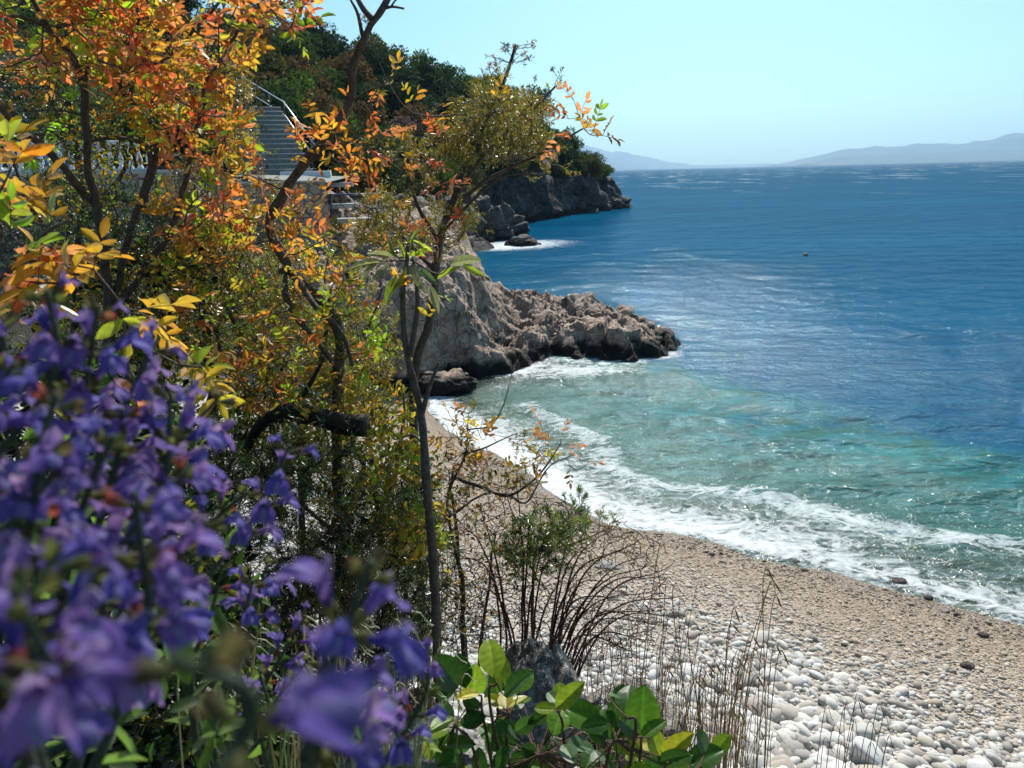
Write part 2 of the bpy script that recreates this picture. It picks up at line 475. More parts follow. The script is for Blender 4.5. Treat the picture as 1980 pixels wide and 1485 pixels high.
# --- beach / near ground
def ground():
    gx = np.concatenate([np.arange(-40, -10, 0.6), np.arange(-10, 9, 0.08), np.arange(9, 40, 0.6)])
    gy = np.concatenate([np.arange(-20, -1, 0.6), np.arange(-1, 14, 0.08), np.arange(14, 30, 0.2)])
    X, Y = np.meshgrid(gx, gy, indexing='ij')
    D = shore_d(X, Y)
    Z = beach_h(X, Y, D)
    a = Acc(); a.add(np.stack([X, Y, Z], -1).reshape(-1, 3), grid_faces(len(gx), len(gy)))
    m, nt, ns, lk = new_mat('shingle')
    at_ = ns.new('ShaderNodeAttribute'); at_.attribute_name = 'shore'
    so = ns.new('ShaderNodeAttribute'); so.attribute_name = 'soil'
    p = pos(nt)
    v = ns.new('ShaderNodeTexVoronoi'); v.inputs['Scale'].default_value = 26; lk.new(p, v.inputs['Vector'])
    v2 = ns.new('ShaderNodeTexVoronoi'); v2.inputs['Scale'].default_value = 60; lk.new(p, v2.inputs['Vector'])
    nz = noise(nt, p, 1.1, 4)
    sd_ = math_(nt, 'ADD', at_.outputs['Fac'], math_(nt, 'MULTIPLY', math_(nt, 'SUBTRACT', nz, 0.5), 1.6))
    band = ramp(nt, math_(nt, 'DIVIDE', sd_, 8.0), [(0.0, (0.28, 0.21, 0.155)), (0.12, (0.37, 0.28, 0.20)), (0.33, (0.46, 0.38, 0.30)), (0.55, (0.50, 0.45, 0.40)), (1.0, (0.55, 0.53, 0.50))])
    cs = ns.new('ShaderNodeSeparateColor'); lk.new(v.outputs['Color'], cs.inputs[0])
    cell = ramp(nt, cs.outputs[0], [(0.0, (0.55, 0.52, 0.5)), (0.5, (0.95, 0.93, 0.9)), (1.0, (1.2, 1.2, 1.2))])
    col = mixc(nt, 1.0, band, cell, 'MULTIPLY')
    soilc = ramp(nt, noise(nt, p, 8, 6, 0.7), [(0.3, (0.045, 0.035, 0.026)), (0.7, (0.14, 0.115, 0.09))])
    col = mixc(nt, so.outputs['Fac'], col, soilc)
    hgt = math_(nt, 'ADD', math_(nt, 'MULTIPLY', v.outputs['Distance'], -1.0), math_(nt, 'MULTIPLY', v2.outputs['Distance'], -0.5))
    rg = ramp(nt, math_(nt, 'DIVIDE', at_.outputs['Fac'], 2.0), [(0.0, (0.25,) * 3), (0.5, (0.75,) * 3)])
    principled(nt, col, rg, bump(nt, hgt, 1.0, 0.03), 0.4)
    o = a.build('beach', m)
    set_attr(o, 'shore', D.ravel())
    base = np.minimum(0.115 * D, 0.75 + 0.03 * D)
    set_attr(o, 'soil', smooth((Z - base - 0.15) / 0.35).ravel() * (D.ravel() > 0))
    tag(o, kind='structure')
    return o
ground()

def hit(px, py):
    d = ray(px, py); t = np.linspace(1, 30, 3000); Q = CAM + d * t[:, None]
    z = beach_h(Q[:, 0][:, None], Q[:, 1][:, None])[:, 0]; i = int(np.argmax(Q[:, 2] < z)); return Q[i]
# --- sea
FOAM_SPOTS = [(1.6, 21.4, 1.1), (2.8, 21.2, 1.0), (0.6, 20.6, 0.8), (4.6, 22.6, 0.6), (-0.6, 61.5, 3.0), (1.0, 60.0, 3.5), (2.6, 63.5, 2.5), (-0.5, 58, 2.5), (0.8, 31, 1.3), (2.6, 29.8, 1.2), (5.2, 26.5, .8)]
def P2_(X, Y): return np.column_stack([X.ravel(), Y.ravel(), X.ravel() * 0])
def sea():
    ny, nx = 760, 560
    ys = 3.0 * (14000 / 3.0) ** (np.linspace(0, 1, ny) ** 1.35)
    us = np.linspace(-1, 1, nx)
    U, Y = np.meshgrid(us, ys, indexing='ij')
    X = U * (Y * 1.25 + 4)
    D = shore_d(X, Y)
    ROCK_D = poly_dist(X, Y, PROM, closed=True)
    Dl = np.where(Y > 42, D, np.maximum(np.where(Y < 19.2, D, np.minimum(D, ROCK_D + 20 * (Y < 19.2))), ROCK_D))
    Dl = np.minimum(np.maximum(D, ROCK_D), 2.0) - 9 * smooth((X + Y - 22.5 + 1.5 * fbm(P2_(X, Y) * 0.25, 3, 19).reshape(X.shape)) / 4.5)
    off = -D
    P2 = np.column_stack([X.ravel(), Y.ravel(), X.ravel() * 0])
    r = np.sqrt(X ** 2 + Y ** 2)
    Z = np.zeros_like(X)
    for (ax, ay, wl, amp) in [(0.2, 1, 3.1, .022), (-0.35, 1, 1.7, .013), (0.55, 1, 2.3, .014), (0.1, 1, 0.9, .007), (-0.7, 1, 6.5, .03)]:
        n = math.hypot(ax, ay); k = 2 * math.pi / wl
        ph = 1.8 * fbm(P2 * (0.35 / wl ** .5), 2, int(wl * 10)).reshape(X.shape)
        Z += amp * np.sin(k * (X * ax + Y * ay) / n + ph * 2.5) * smooth((60 * wl - r) / (30 * wl))
    Z += 0.05 * fbm(P2 * np.array([0.9, 1.6, 1]), 4, 3).reshape(X.shape) * smooth((90 - r) / 60)
    amp = smooth((off - 0.3) / 2.0)
    Z *= amp
    lat = fbm(P2 * 0.35, 2, 8).reshape(X.shape)
    c1 = 2.1 + 0.8 * lat
    Z += 0.15 * np.exp(-((off - c1) / 0.42) ** 2) * (0.55 + 0.6 * lat) * (Y < 18)
    Z += 0.07 * np.exp(-((off - c1 - 2.6) / 0.6) ** 2) * (Y < 18)
    Z += 0.02
    a = Acc(); a.add(np.stack([X, Y, Z], -1).reshape(-1, 3), grid_faces(nx, ny))
    foam = (0.50 + 0.34 * smooth((Y - 10.0) / 2.5)) * np.exp(-((off - 0.0) / 0.62) ** 2) * (Y < 19) + 0.44 * np.exp(-((off - c1 + 0.25) / 0.36) ** 2) * (Y < 18) + 0.24 * smooth((3.6 - off) / 3.0) * (Y < 18) * (off > 0)  # crest term paints sun glitter on the wave as extra white foam
    foam += 0.22 * np.exp(-((off - 0.8) / 1.0) ** 2) * (Y > 10.3) * (Y < 17)
    for fx, fy, fr in FOAM_SPOTS:
        foam = foam + 0.42 * np.exp(-(((X - fx) / (fr * 1.5)) ** 2 + ((Y - fy) / fr) ** 2))
    foam += 0.4 * np.exp(-(np.abs(ROCK_D) / 0.3) ** 2)
    m, nt, ns, lk = new_mat('sea_water')
    p = pos(nt)
    ad = ns.new('ShaderNodeAttribute'); ad.attribute_name = 'offshore'
    af = ns.new('ShaderNodeAttribute'); af.attribute_name = 'foam'
    mp = ns.new('ShaderNodeMapping'); mp.inputs['Scale'].default_value = (0.6, 1.0, 1.0); lk.new(p, mp.inputs[0])
    big = noise(nt, mp.outputs[0], 0.35, 4, 0.6)
    dd = math_(nt, 'ADD', ad.outputs['Fac'], math_(nt, 'MULTIPLY', math_(nt, 'SUBTRACT', big, 0.5), 4.0))
    col = ramp(nt, math_(nt, 'DIVIDE', dd, 16.0), [(0.0, (0.24, 0.36, 0.30)), (0.12, (0.10, 0.28, 0.24)), (0.27, (0.035, 0.18, 0.185)), (0.40, (0.010, 0.10, 0.14)), (0.6, (0.002, 0.068, 0.135)), (1.0, (0.0012, 0.058, 0.135))])
    weed = ramp(nt, noise(nt, mp.outputs[0], 1.7, 5, 0.65), [(0.45, (0, 0, 0)), (0.62, (1, 1, 1))])
    wk = ramp(nt, math_(nt, 'DIVIDE', ad.outputs['Fac'], 16.0), [(0.10, (0, 0, 0)), (0.2, (.8, .8, .8)), (0.42, (.8, .8, .8)), (0.55, (0, 0, 0))])
    col = mixc(nt, math_(nt, 'MULTIPLY', weed, wk), col, (0.022, 0.085, 0.05))
    # broad wind streaks on the open water
    mp2 = ns.new('ShaderNodeMapping'); mp2.inputs['Scale'].default_value = (0.012, 0.05, 1.0); lk.new(p, mp2.inputs[0])
    st = noise(nt, mp2.outputs[0], 1.0, 5, 0.6)
    col = mixc(nt, 1.0, col, ramp(nt, st, [(0.35, (0.7, 0.75, 0.8)), (0.65, (1.3, 1.2, 1.12))]), 'MULTIPLY')
    w1 = noise(nt, mp.outputs[0], 1.6, 5, 0.6, 0.3)
    w2 = noise(nt, mp.outputs[0], 9.0, 4, 0.65, 0.2)
    w3 = noise(nt, mp.outputs[0], 0.25, 4, 0.6)
    spz = ns.new('ShaderNodeSeparateXYZ'); lk.new(p, spz.inputs[0])
    near = ramp(nt, math_(nt, 'DIVIDE', spz.outputs[1], 200.0), [(0.09, (1, 1, 1)), (0.125, (.52, .52, .52)), (0.25, (.27, .27, .27)), (0.5, (.14, .14, .14)), (1.0, (.10, .10, .10))])
    def sbump(h, dist, prev=None):
        n_ = bump(nt, h, 1.0, dist, prev); lk.new(near, n_.node.inputs['Strength']); return n_
    b1 = sbump(w1, 0.34)
    b2 = sbump(noise(nt, mp.outputs[0], 4.2, 2, 0.5), 0.13, b1)
    b2 = sbump(w2, 0.035, b2)
    b3 = bump(nt, w3, 0.3, 0.6, b2)
    dfs = ns.new('ShaderNodeBsdfDiffuse'); lk.new(col, dfs.inputs[0]); lk.new(b1, dfs.inputs['Normal'])
    g0 = ns.new('ShaderNodeBsdfGlossy'); g0.inputs['Roughness'].default_value = 0.06; g0.inputs[0].default_value = (0.78, 0.95, 1.0, 1); lk.new(b3, g0.inputs['Normal'])
    fr0 = ns.new('ShaderNodeFresnel'); fr0.inputs[0].default_value = 1.33; lk.new(b3, fr0.inputs['Normal'])
    pr = ns.new('ShaderNodeMixShader'); lk.new(math_(nt, 'MINIMUM', fr0.outputs[0], 0.125), pr.inputs[0]); lk.new(dfs.outputs[0], pr.inputs[1]); lk.new(g0.outputs[0], pr.inputs[2])
    tr = ns.new('ShaderNodeBsdfTransparent'); tr.inputs[0].default_value = (0.72, 0.93, 0.88, 1)
    gl = ns.new('ShaderNodeBsdfGlossy'); gl.inputs['Roughness'].default_value = 0.12; lk.new(b2, gl.inputs['Normal'])
    fr = ns.new('ShaderNodeFresnel'); fr.inputs[0].default_value = 1.33; lk.new(b2, fr.inputs['Normal'])
    clear = ns.new('ShaderNodeMixShader'); lk.new(fr.outputs[0], clear.inputs[0]); lk.new(tr.outputs[0], clear.inputs[1]); lk.new(gl.outputs[0], clear.inputs[2])
    op = ramp(nt, math_(nt, 'DIVIDE', ad.outputs['Fac'], 7.0), [(0.0, (0.04,) * 3), (0.12, (0.14,) * 3), (0.4, (0.5,) * 3), (0.9, (1, 1, 1))])
    wat = ns.new('ShaderNodeMixShader'); lk.new(op, wat.inputs[0]); lk.new(clear.outputs[0], wat.inputs[1]); lk.new(pr.outputs[0], wat.inputs[2])
    # foam and painted crest glitter: lace that breaks up where it thins out
    fv = ns.new('ShaderNodeTexVoronoi'); fv.feature = 'DISTANCE_TO_EDGE'; fv.inputs['Scale'].default_value = 4.0
    dn = ns.new('ShaderNodeTexNoise'); dn.inputs['Scale'].default_value = 2.2; dn.inputs['Detail'].default_value = 4; lk.new(p, dn.inputs['Vector'])
    dsc = ns.new('ShaderNodeVectorMath'); dsc.operation = 'SCALE'; dsc.inputs['Scale'].default_value = 0.8; lk.new(dn.outputs['Color'], dsc.inputs[0])
    dad = ns.new('ShaderNodeVectorMath'); dad.operation = 'ADD'; lk.new(p, dad.inputs[0]); lk.new(dsc.outputs[0], dad.inputs[1]); lk.new(dad.outputs[0], fv.inputs['Vector'])
    fn = noise(nt, p, 7.0, 6, 0.7)
    def ridged(sc, det, dist):
        v_ = noise(nt, mpf.outputs[0], sc, det, 0.6, dist)
        return math_(nt, 'SUBTRACT', 1.0, math_(nt, 'MULTIPLY', math_(nt, 'ABSOLUTE', math_(nt, 'SUBTRACT', v_, 0.5)), 9.0), clamp=True)
    mpf = ns.new('ShaderNodeMapping'); mpf.inputs['Rotation'].default_value = (0, 0, 0.5); mpf.inputs['Scale'].default_value = (0.7, 1.25, 1.0); lk.new(p, mpf.inputs[0])
    lace = math_(nt, 'MAXIMUM', math_(nt, 'MULTIPLY', ridged(1.6, 3, 1.2), 1.0), math_(nt, 'MULTIPLY', ridged(4.2, 3, 0.8), 0.75))
    fsum = math_(nt, 'ADD', math_(nt, 'MULTIPLY', lace, 0.5), math_(nt, 'MULTIPLY', fn, 0.9))
    fk = math_(nt, 'ADD', af.outputs['Fac'], math_(nt, 'SUBTRACT', fsum, 1.17))
    # whitecaps far out
    sp = ns.new('ShaderNodeSeparateXYZ'); lk.new(p, sp.inputs[0])
    mp3 = ns.new('ShaderNodeMapping'); mp3.inputs['Scale'].default_value = (0.022, 0.006, 1.0); lk.new(p, mp3.inputs[0])
    wc = noise(nt, mp3.outputs[0], 3.0, 5, 0.75)
    far = ramp(nt, math_(nt, 'DIVIDE', sp.outputs[1], 3000.0), [(0.04, (0, 0, 0)), (0.20, (1, 1, 1))])
    wck = math_(nt, 'MULTIPLY', ramp(nt, wc, [(0.57, (0, 0, 0)), (0.64, (1, 1, 1))]), far)
    ff = math_(nt, 'MAXIMUM', ramp(nt, fk, [(0.0, (0, 0, 0)), (0.22, (.45, .45, .45)), (0.6, (.95, .95, .95))]), math_(nt, 'MULTIPLY', wck, 0.75))
    fd = ns.new('ShaderNodeBsdfDiffuse'); fd.inputs[0].default_value = (0.72, 0.76, 0.76, 1); lk.new(bump(nt, fn, 0.6, 0.04), fd.inputs['Normal'])
    fin = ns.new('ShaderNodeMixShader'); lk.new(ff, fin.inputs[0]); lk.new(wat.outputs[0], fin.inputs[1]); lk.new(fd.outputs[0], fin.inputs[2])
    o_ = ns.new('ShaderNodeOutputMaterial'); lk.new(fin.outputs[0], o_.inputs[0])
    o = a.build('sea', m)
    set_attr(o, 'offshore', np.clip(-Dl, -2, 40).ravel())
    set_attr(o, 'foam', np.clip(foam, 0, 1.6).ravel())
    tag(o, kind='structure')
    # sea bed out to the horizon
    b = Acc(); box(b, (0, 6990, -11), (36000, 14100, 1.0))
    mb, nt, ns, lk = new_mat('seabed_sand'); principled(nt, ramp(nt, noise(nt, pos(nt), 0.5), [(0.3, (0.2, 0.2, 0.16)), (0.7, (0.35, 0.33, 0.27))]), 0.9)
    s = b.build('seabed', mb); tag(s, kind='structure')

# --- promontory
PROM = [(-9.5, 19.2), (-5, 18.8), (-2.2, 19.5), (-1.1, 20.7), (0.2, 21.2), (1.3, 22.6), (2.3, 22.4), (3.6, 22.0), (4.9, 22.9), (5.6, 24.0), (5.3, 25.4), (4.3, 27.2),
        (2, 28.6), (0.3, 29.2), (-0.7, 32), (-1.5, 40), (-9.5, 40)]
def promontory():
    s = 0.055
    gx = np.arange(-9.8, 6.4, s); gy = np.concatenate([np.arange(18.3, 30, s), np.arange(30, 41, 0.25)])
    X, Y = np.meshgrid(gx, gy, indexing='ij')
    P2 = np.column_stack([X.ravel(), Y.ravel(), X.ravel() * 0])
    w1 = fbm(P2 * 0.7, 3, 51).reshape(X.shape) * 0.7; w2 = fbm(P2 * 0.7 + 40, 3, 52).reshape(X.shape) * 0.7
    d = poly_dist(X + w1, Y + w2, PROM, closed=True)
    # crest height by control points
    cp = np.array([(-9, 22, 3.9), (-6, 21.5, 3.2), (-4, 21.4, 3.0), (-2.6, 21.8, 3.2), (-1.9, 22.6, 3.1), (-1.3, 24, 2.7), (-0.9, 25.4, 2.1), (0.2, 26.6, 1.35), (1.5, 27, 1.35), (3.4, 26.6, 1.3), (4.6, 25.2, 0.85), (5.3, 24.2, .5),
                   (0.5, 24, 1.0), (2.2, 24.2, 0.95), (3.6, 23.6, .95), (-0.2, 22.6, 0.6), (-3, 27, 3.6), (-3, 35, 4.0), (-8, 30, 5.0), (-1.8, 34, 2.8)])
    num = 0; den = 0
    for cx, cy, cz in cp:
        w = 1.0 / (((X - cx) ** 2 + (Y - cy) ** 2) + 0.12) ** 1.7
        num = num + w * cz; den = den + w
    top = num / den
    wd = np.interp(X, [-10, -2.4, -0.5, 1, 6.4], [0.5, 0.5, 0.9, 0.75, 0.7])
    Z = top * (1 - np.exp(-np.maximum(d, 0) / wd)) + np.minimum(d, 0) * 1.6
    # boulder-like blocks
    warp = np.stack([fbm(P2 * 1.1, 3, 61), fbm(P2 * 1.1 + 9, 3, 62), P2[:, 2]], 1) * 0.45
    shear = np.array([[1, .35, 0], [-.25, 1, 0], [0, 0, 1]])
    P2s = P2 @ shear
    f1, f2, cv = worley((P2s + warp) * np.array([0.8, 1.0, 1]), 71); k1_ = worley.facet; e1 = np.minimum(f2 - f1, 0.12) / 0.12
    g1, g2, gv = worley((P2s + warp * .5) * np.array([2.6, 1.9, 1]) + 5, 72); k2_ = worley.facet; e2 = np.minimum(g2 - g1, 0.12) / 0.12
    h1, h2, hv = worley((P2s + warp * .3) * np.array([6.5, 4.5, 1]) + 5, 73); k3_ = worley.facet; e3 = np.minimum(h2 - h1, 0.15) / 0.15
    amp = smooth((d + 0.5) / 0.8).ravel()
    dz = (e1 - 1) * 0.05 + k1_ * .30 + (cv - .5) * 0.12 + (e2 - 1) * 0.045 + k2_ * .13 + (gv - .5) * 0.06 + (e3 - 1) * 0.02 + k3_ * .045 + (hv - .5) * .03 + 0.10 * fbm(P2 * 1.6, 5, 75)
    # V-shaped gullies running down to the water on the front
    gul = np.abs(((X + 0.35 * Y - 22 * .35) * 0.85 + 0.7 * fbm(P2 * 0.9, 3, 77).reshape(X.shape)) % 1.0 - 0.5) * 2
    dz -= (0.42 * (1 - gul) ** 2 * smooth((1.6 - d) / 1.3) * (X > 0.5)).ravel()
    Z = Z + (dz * amp).reshape(X.shape)
    V = np.stack([X, Y, Z], -1)
    # push out along the normal for overhang and roughness
    gxn = np.gradient(Z, axis=0) / np.gradient(X, axis=0); gyn = np.gradient(Z, axis=1) / np.gradient(Y, axis=1)
    nn = np.stack([-gxn, -gyn, np.ones_like(Z)], -1); nn /= np.linalg.norm(nn, axis=-1, keepdims=True)
    P3 = V.reshape(-1, 3)
    k1, k2, kv = worley(P3 * np.array([1.5, 1.5, 1.1]) + fbm(P3 * 1.5, 2, 80)[:, None] * .5, 81); ka = worley.facet
    q1, q2, qv = worley(P3 * np.array([4.6, 4.6, 3.4]), 82); kb = worley.facet
    dn = (np.minimum(k2 - k1, .12) / .12 - 1) * 0.05 + (kv - .5) * 0.06 + ka * .11 + (np.minimum(q2 - q1, .15) / .15 - 1) * 0.025 + kb * .05 + (qv - .5) * .03 + 0.03 * fbm(P3 * 7, 3, 83)
    P3 = P3 + nn.reshape(-1, 3) * (dn * amp)[:, None]
    a = Acc(); a.add(P3, grid_faces(len(gx), len(gy)))
    o = a.build('rock_promontory', M['rock'])
    tag(o, 'jagged pinkish limestone promontory with black wet foot jutting into the sea beside the beach', 'rock outcrop')
promontory()
sea()

# --- headland
SLP = [0.25, 0.40, 0.48, 0.70, 1.05, 1.5, 0.8, .4]
def head_h(X, Y):
    P2 = np.column_stack([X.ravel(), Y.ravel(), X.ravel() * 0])
    d = poly_dist(X, Y, SHORE) + (fbm(P2 * 0.12, 4, 91) * 3.0).reshape(X.shape) * smooth((Y - 50) / 30)
    cl = np.interp(Y.ravel(), [28, 45, 60, 85, 100, 117, 140], [3.6, 3.4, 3.2, 5.2, 5.3, 4.3, 3]).reshape(X.shape)
    sl = np.interp(Y.ravel(), [28, 40, 60, 80, 95, 110, 120, 140], SLP).reshape(X.shape)
    Z = cl * smooth(d / 2.6) + sl * np.maximum(d - 2.5, 0) * (1 / (1 + np.maximum(d, 0) / 60)) + np.minimum(d, 0) * 1.2
    lim = 5.55 + np.maximum(Y - 29.0, 0) * 0.31 + np.maximum(-X - 12, 0) * 0.25
    cap = 14.2 + np.maximum(-X - 9, 0) * 0.28 - np.maximum(X - 0, 0) * 0.32
    lim = np.minimum(lim, cap)
    Z = -np.logaddexp(-Z * 1.2, -lim * 1.2) / 1.2
    rough = fbm(P2 * 0.4, 5, 92).reshape(X.shape)
    Z = Z + rough * 0.9 * smooth((Y - 33) / 8) * smooth(d / 2)
    return Z, d

def headland():
    gx = np.concatenate([np.arange(-120, -30, 3.0), np.arange(-30, 19, 0.33), np.arange(19, 22, .5)]); gy = np.concatenate([np.arange(29.0, 126, 0.33), np.arange(126, 165, 2.0)])
    X, Y = np.meshgrid(gx, gy, indexing='ij')
    Z, d = head_h(X, Y)
    V = np.stack([X, Y, Z], -1)
    gxn = np.gradient(Z, axis=0) / np.gradient(X, axis=0); gyn = np.gradient(Z, axis=1) / np.gradient(Y, axis=1)
    nn = np.stack([-gxn, -gyn, np.ones_like(Z)], -1); nn /= np.linalg.norm(nn, axis=-1, keepdims=True)
    P3 = V.reshape(-1, 3)
    steep = smooth((1 - nn[..., 2]) / 0.35).ravel()
    Q = P3 * np.array([0.45, 0.45, 0.22]) + fbm(P3 * .25, 3, 95)[:, None] * .8
    k1, k2, kv = worley(Q, 96); ka = worley.facet; q1, q2, qv = worley(P3 * np.array([1.0, 1.0, .6]), 97); kb = worley.facet
    dn = (np.minimum(k2 - k1, .12) / .12 - 1) * .4 + (kv - .5) * 1.3 + ka * 1.6 + kb * .5 + (qv - .5) * .4
    P3 = P3 + nn.reshape(-1, 3) * (dn * (0.12 + 0.88 * steep) * smooth((Y.ravel() - 34) / 12))[:, None]
    a = Acc(); a.add(P3, grid_faces(len(gx), len(gy)))
    o = a.build('headland', M['rock_far']); tag(o, kind='structure')
headland()

# ------------------------------------------------------------------ tree kit (crown + trunk)
def leaf_template(rows=((0, .05), (.25, .40), (.6, .5), (.85, .3), (1.0, .02)), fold=0.25, curl=0.15):
    v = []
    for y, w in rows:
        for sx in (-1, 0, 1):
            v.append((sx * w, y, abs(sx) * w * fold - curl * y * y))
    q = []
    for r in range(len(rows) - 1):
        for k in range(2):
            a = r * 3 + k; q.append((a, a + 1, a + 4, a + 3))
    return np.array(v), np.array(q)
LEAF = leaf_template()
LEAF_TC = np.array([[1.25 if i % 3 == 1 else (1.0 - .10 * (i // 3 in (1, 3)))] * 3 for i in range(15)])
OVAL = leaf_template(((0, .05), (.12, .26), (.3, .42), (.55, .5), (.78, .43), (.92, .27), (1.0, .05)), 0.22, 0.12)
QUAD = (np.array([(-.5, 0, 0), (.5, 0, 0), (.35, 1, .1), (-.35, 1, .1)]), np.array([(0, 1, 2, 3)]))
BLADE = (np.array([(-.5, 0, 0), (.5, 0, 0), (.12, 1, 0), (-.12, 1, 0)]), np.array([(0, 1, 2, 3)]))

TREE_KINDS = {
    'dark': [(0.030, 0.060, 0.022), (0.045, 0.085, 0.028), (0.022, 0.042, 0.02)],
    'green': [(0.07, 0.13, 0.028), (0.10, 0.17, 0.035), (0.05, 0.09, 0.025)],
    'olive': [(0.10, 0.10, 0.03), (0.13, 0.12, 0.04), (0.07, 0.075, 0.03)],
    'brown': [(0.13, 0.085, 0.035), (0.17, 0.10, 0.04), (0.085, 0.06, 0.03)],
    'mauve': [(0.13, 0.10, 0.10), (0.17, 0.12, 0.11), (0.09, 0.07, 0.07)],
}
def make_tree(kind, seed, n=3400, leaf=0.17):
    global rng
    r0 = rng; rng = np.random.default_rng(seed)
    root = empty('tree')
    w = Acc(); H = 4.6
    tube(w, [(0, 0, -0.6), (0.05, 0.03, 0.6), (-0.05, 0.1, 1.5), (0.1, 0, 2.4)], [0.16, 0.13, 0.10, 0.05], 7)
    cents = []
    for k in range(16):
        ang = rng.random() * 6.28; rr = rng.random() ** .6 * 1.75; z = 1.5 + rng.random() * 2.3 - 0.28 * rr
        c = np.array([math.cos(ang) * rr, math.sin(ang) * rr, z])
        cents.append((c, 0.55 + rng.random() * 0.55))
        tube(w, [(0, 0, 0.8 + .5 * rng.random()), c * (.5, .5, .62), c], [0.06, 0.035, 0.015], 5)
    cents.append((np.array([0, 0, 3.6]), 0.9)); cents.append((np.array([0.3, -.2, 2.4]), 1.1))
    pc = rng.integers(0, len(cents), n)
    C = np.array([c for c, _ in cents])[pc]; R = np.array([r for _, r in cents])[pc]
    dv = rdir(n); O = C + dv * (R * (0.45 + 0.6 * rng.random(n) ** .6))[:, None] * np.array([1, 1, .8])
    O += rng.normal(size=(n, 3)) * 0.06
    d = dv + rdir(n) * 0.9; nn = dv * .6 + rdir(n) * .8 + np.array([0, 0, .4])
    Mx = frames(d, nn) * (leaf * (0.5 + rng.random(n)))[:, None, None] * np.array([0.75, 1, 1])[None, None]
    pal = np.array(TREE_KINDS[kind]); cc = pal[(pc + (rng.random(n) < .3)) % 3] * (0.7 + 0.6 * rng.random((n, 1)))
    f = Acc(); f.inst(QUAD[0], QUAD[1], Mx, O, cc)
    w.build('trunk', M['bark_tree'], root); f.build('crown', M['leaf_far'], root)
    rng = r0
    return root

def copy_tree(root, loc, rz, sc):
    o = root.copy(); COL.objects.link(o); o.location = loc; o.rotation_euler = (0, 0, rz); o.scale = (sc[0], sc[0], sc[1])
    for ch in root.children:
        c = ch.copy(); COL.objects.link(c); c.parent = o
    return o

protos = {k: [make_tree(k, 100 + 7 * i + j) for j in range(2)] for i, k in enumerate(TREE_KINDS)}
used = set()
def place_tree(kind, x, y, sc, label, group=None, name='tree', cat='tree', z=None):
    j = random.randrange(2); pr = protos[kind][j]
    if z is None: z = float(head_h(np.array([[x]]), np.array([[y]]))[0][0, 0])
    loc = (x, y, z - 0.2)
    if pr.name not in used:
        used.add(pr.name); o = pr; o.location = loc; o.rotation_euler = (0, 0, random.random() * 6.28); o.scale = (sc[0], sc[0], sc[1])
    else:
        o = copy_tree(pr, loc, random.random() * 6.28, sc)
    o['label'] = label; o['category'] = cat
    if group: o['group'] = group
    elif 'group' in o: del o['group']
    return o

LAB = {'dark': ('dark evergreen tree in the thick wood that covers the headland slope', 'dark trees of the headland wood'),
       'green': ('bright green leafy tree in the thick wood that covers the headland slope', 'green trees of the headland wood'),
       'olive': ('olive green tree in the thick wood that covers the headland slope', 'olive trees of the headland wood'),
       'brown': ('brown autumn tree in the thick wood that covers the headland slope', 'brown trees of the headland wood'),
       'mauve': ('greyish mauve thinning tree in the thick wood that covers the headland slope', 'mauve trees of the headland wood')}
def wood():
    cnt = 0
    pts = []
    for it in range(9000):
        y = 31 + (random.random() ** 0.8) * 84
        x = -2 - random.random() * (18 + y * 0.28) + (16 if y > 85 else 0)
        zz, d = head_h(np.array([[x]]), np.array([[y]])); zz = zz[0, 0]; d = d[0, 0]
        if d < (3.0 if y < 60 else 1.7): continue
        if y < 37 and x > -12.6: continue            # keep the stairs and their verge open
        if y < 50 and x > -6.5: continue
        sp = 1.5 + y * 0.012
        if any((x - a) ** 2 + (y - b) ** 2 < sp * sp for a, b in pts): continue
        # visible from the beach side only
        if x < -0.72 * y - 3: continue
        pts.append((x, y))
        k = random.choices(['dark', 'green', 'olive', 'brown', 'mauve'], [4, 4, 3, 1.8, .2])[0]
        s = 0.6 + 0.45 * random.random() + (0.2 if y > 60 else 0)
        if y > 112: s *= 0.85
        if d < 6: s *= 0.75
        place_tree(k, x, y, (s, s * (0.8 + .35 * random.random())), LAB[k][0], LAB[k][1])
        cnt += 1
        if cnt >= 230: break
    print('trees', cnt)
wood()
def scrub():
    cnt = 0; pts = []
    for it in range(6000):
        y = 62 + random.random() * 56; x = -4 + random.random() * 22
        zz, d = head_h(np.array([[x]]), np.array([[y]])); d = d[0, 0]
        if d < 2.1 or d > 6.5: continue
        if any((x - a) ** 2 + (y - b) ** 2 < 1.9 for a, b in pts): continue
        pts.append((x, y)); k = random.choice(['dark', 'green', 'olive', 'dark'])
        s = .34 + .2 * random.random()
        place_tree(k, x, y, (s * 1.25, s), 'low dark evergreen bush clinging to the brow of the headland cliff', 'bushes along the brow of the headland cliff')
        cnt += 1
        if cnt >= 75: break
scrub()

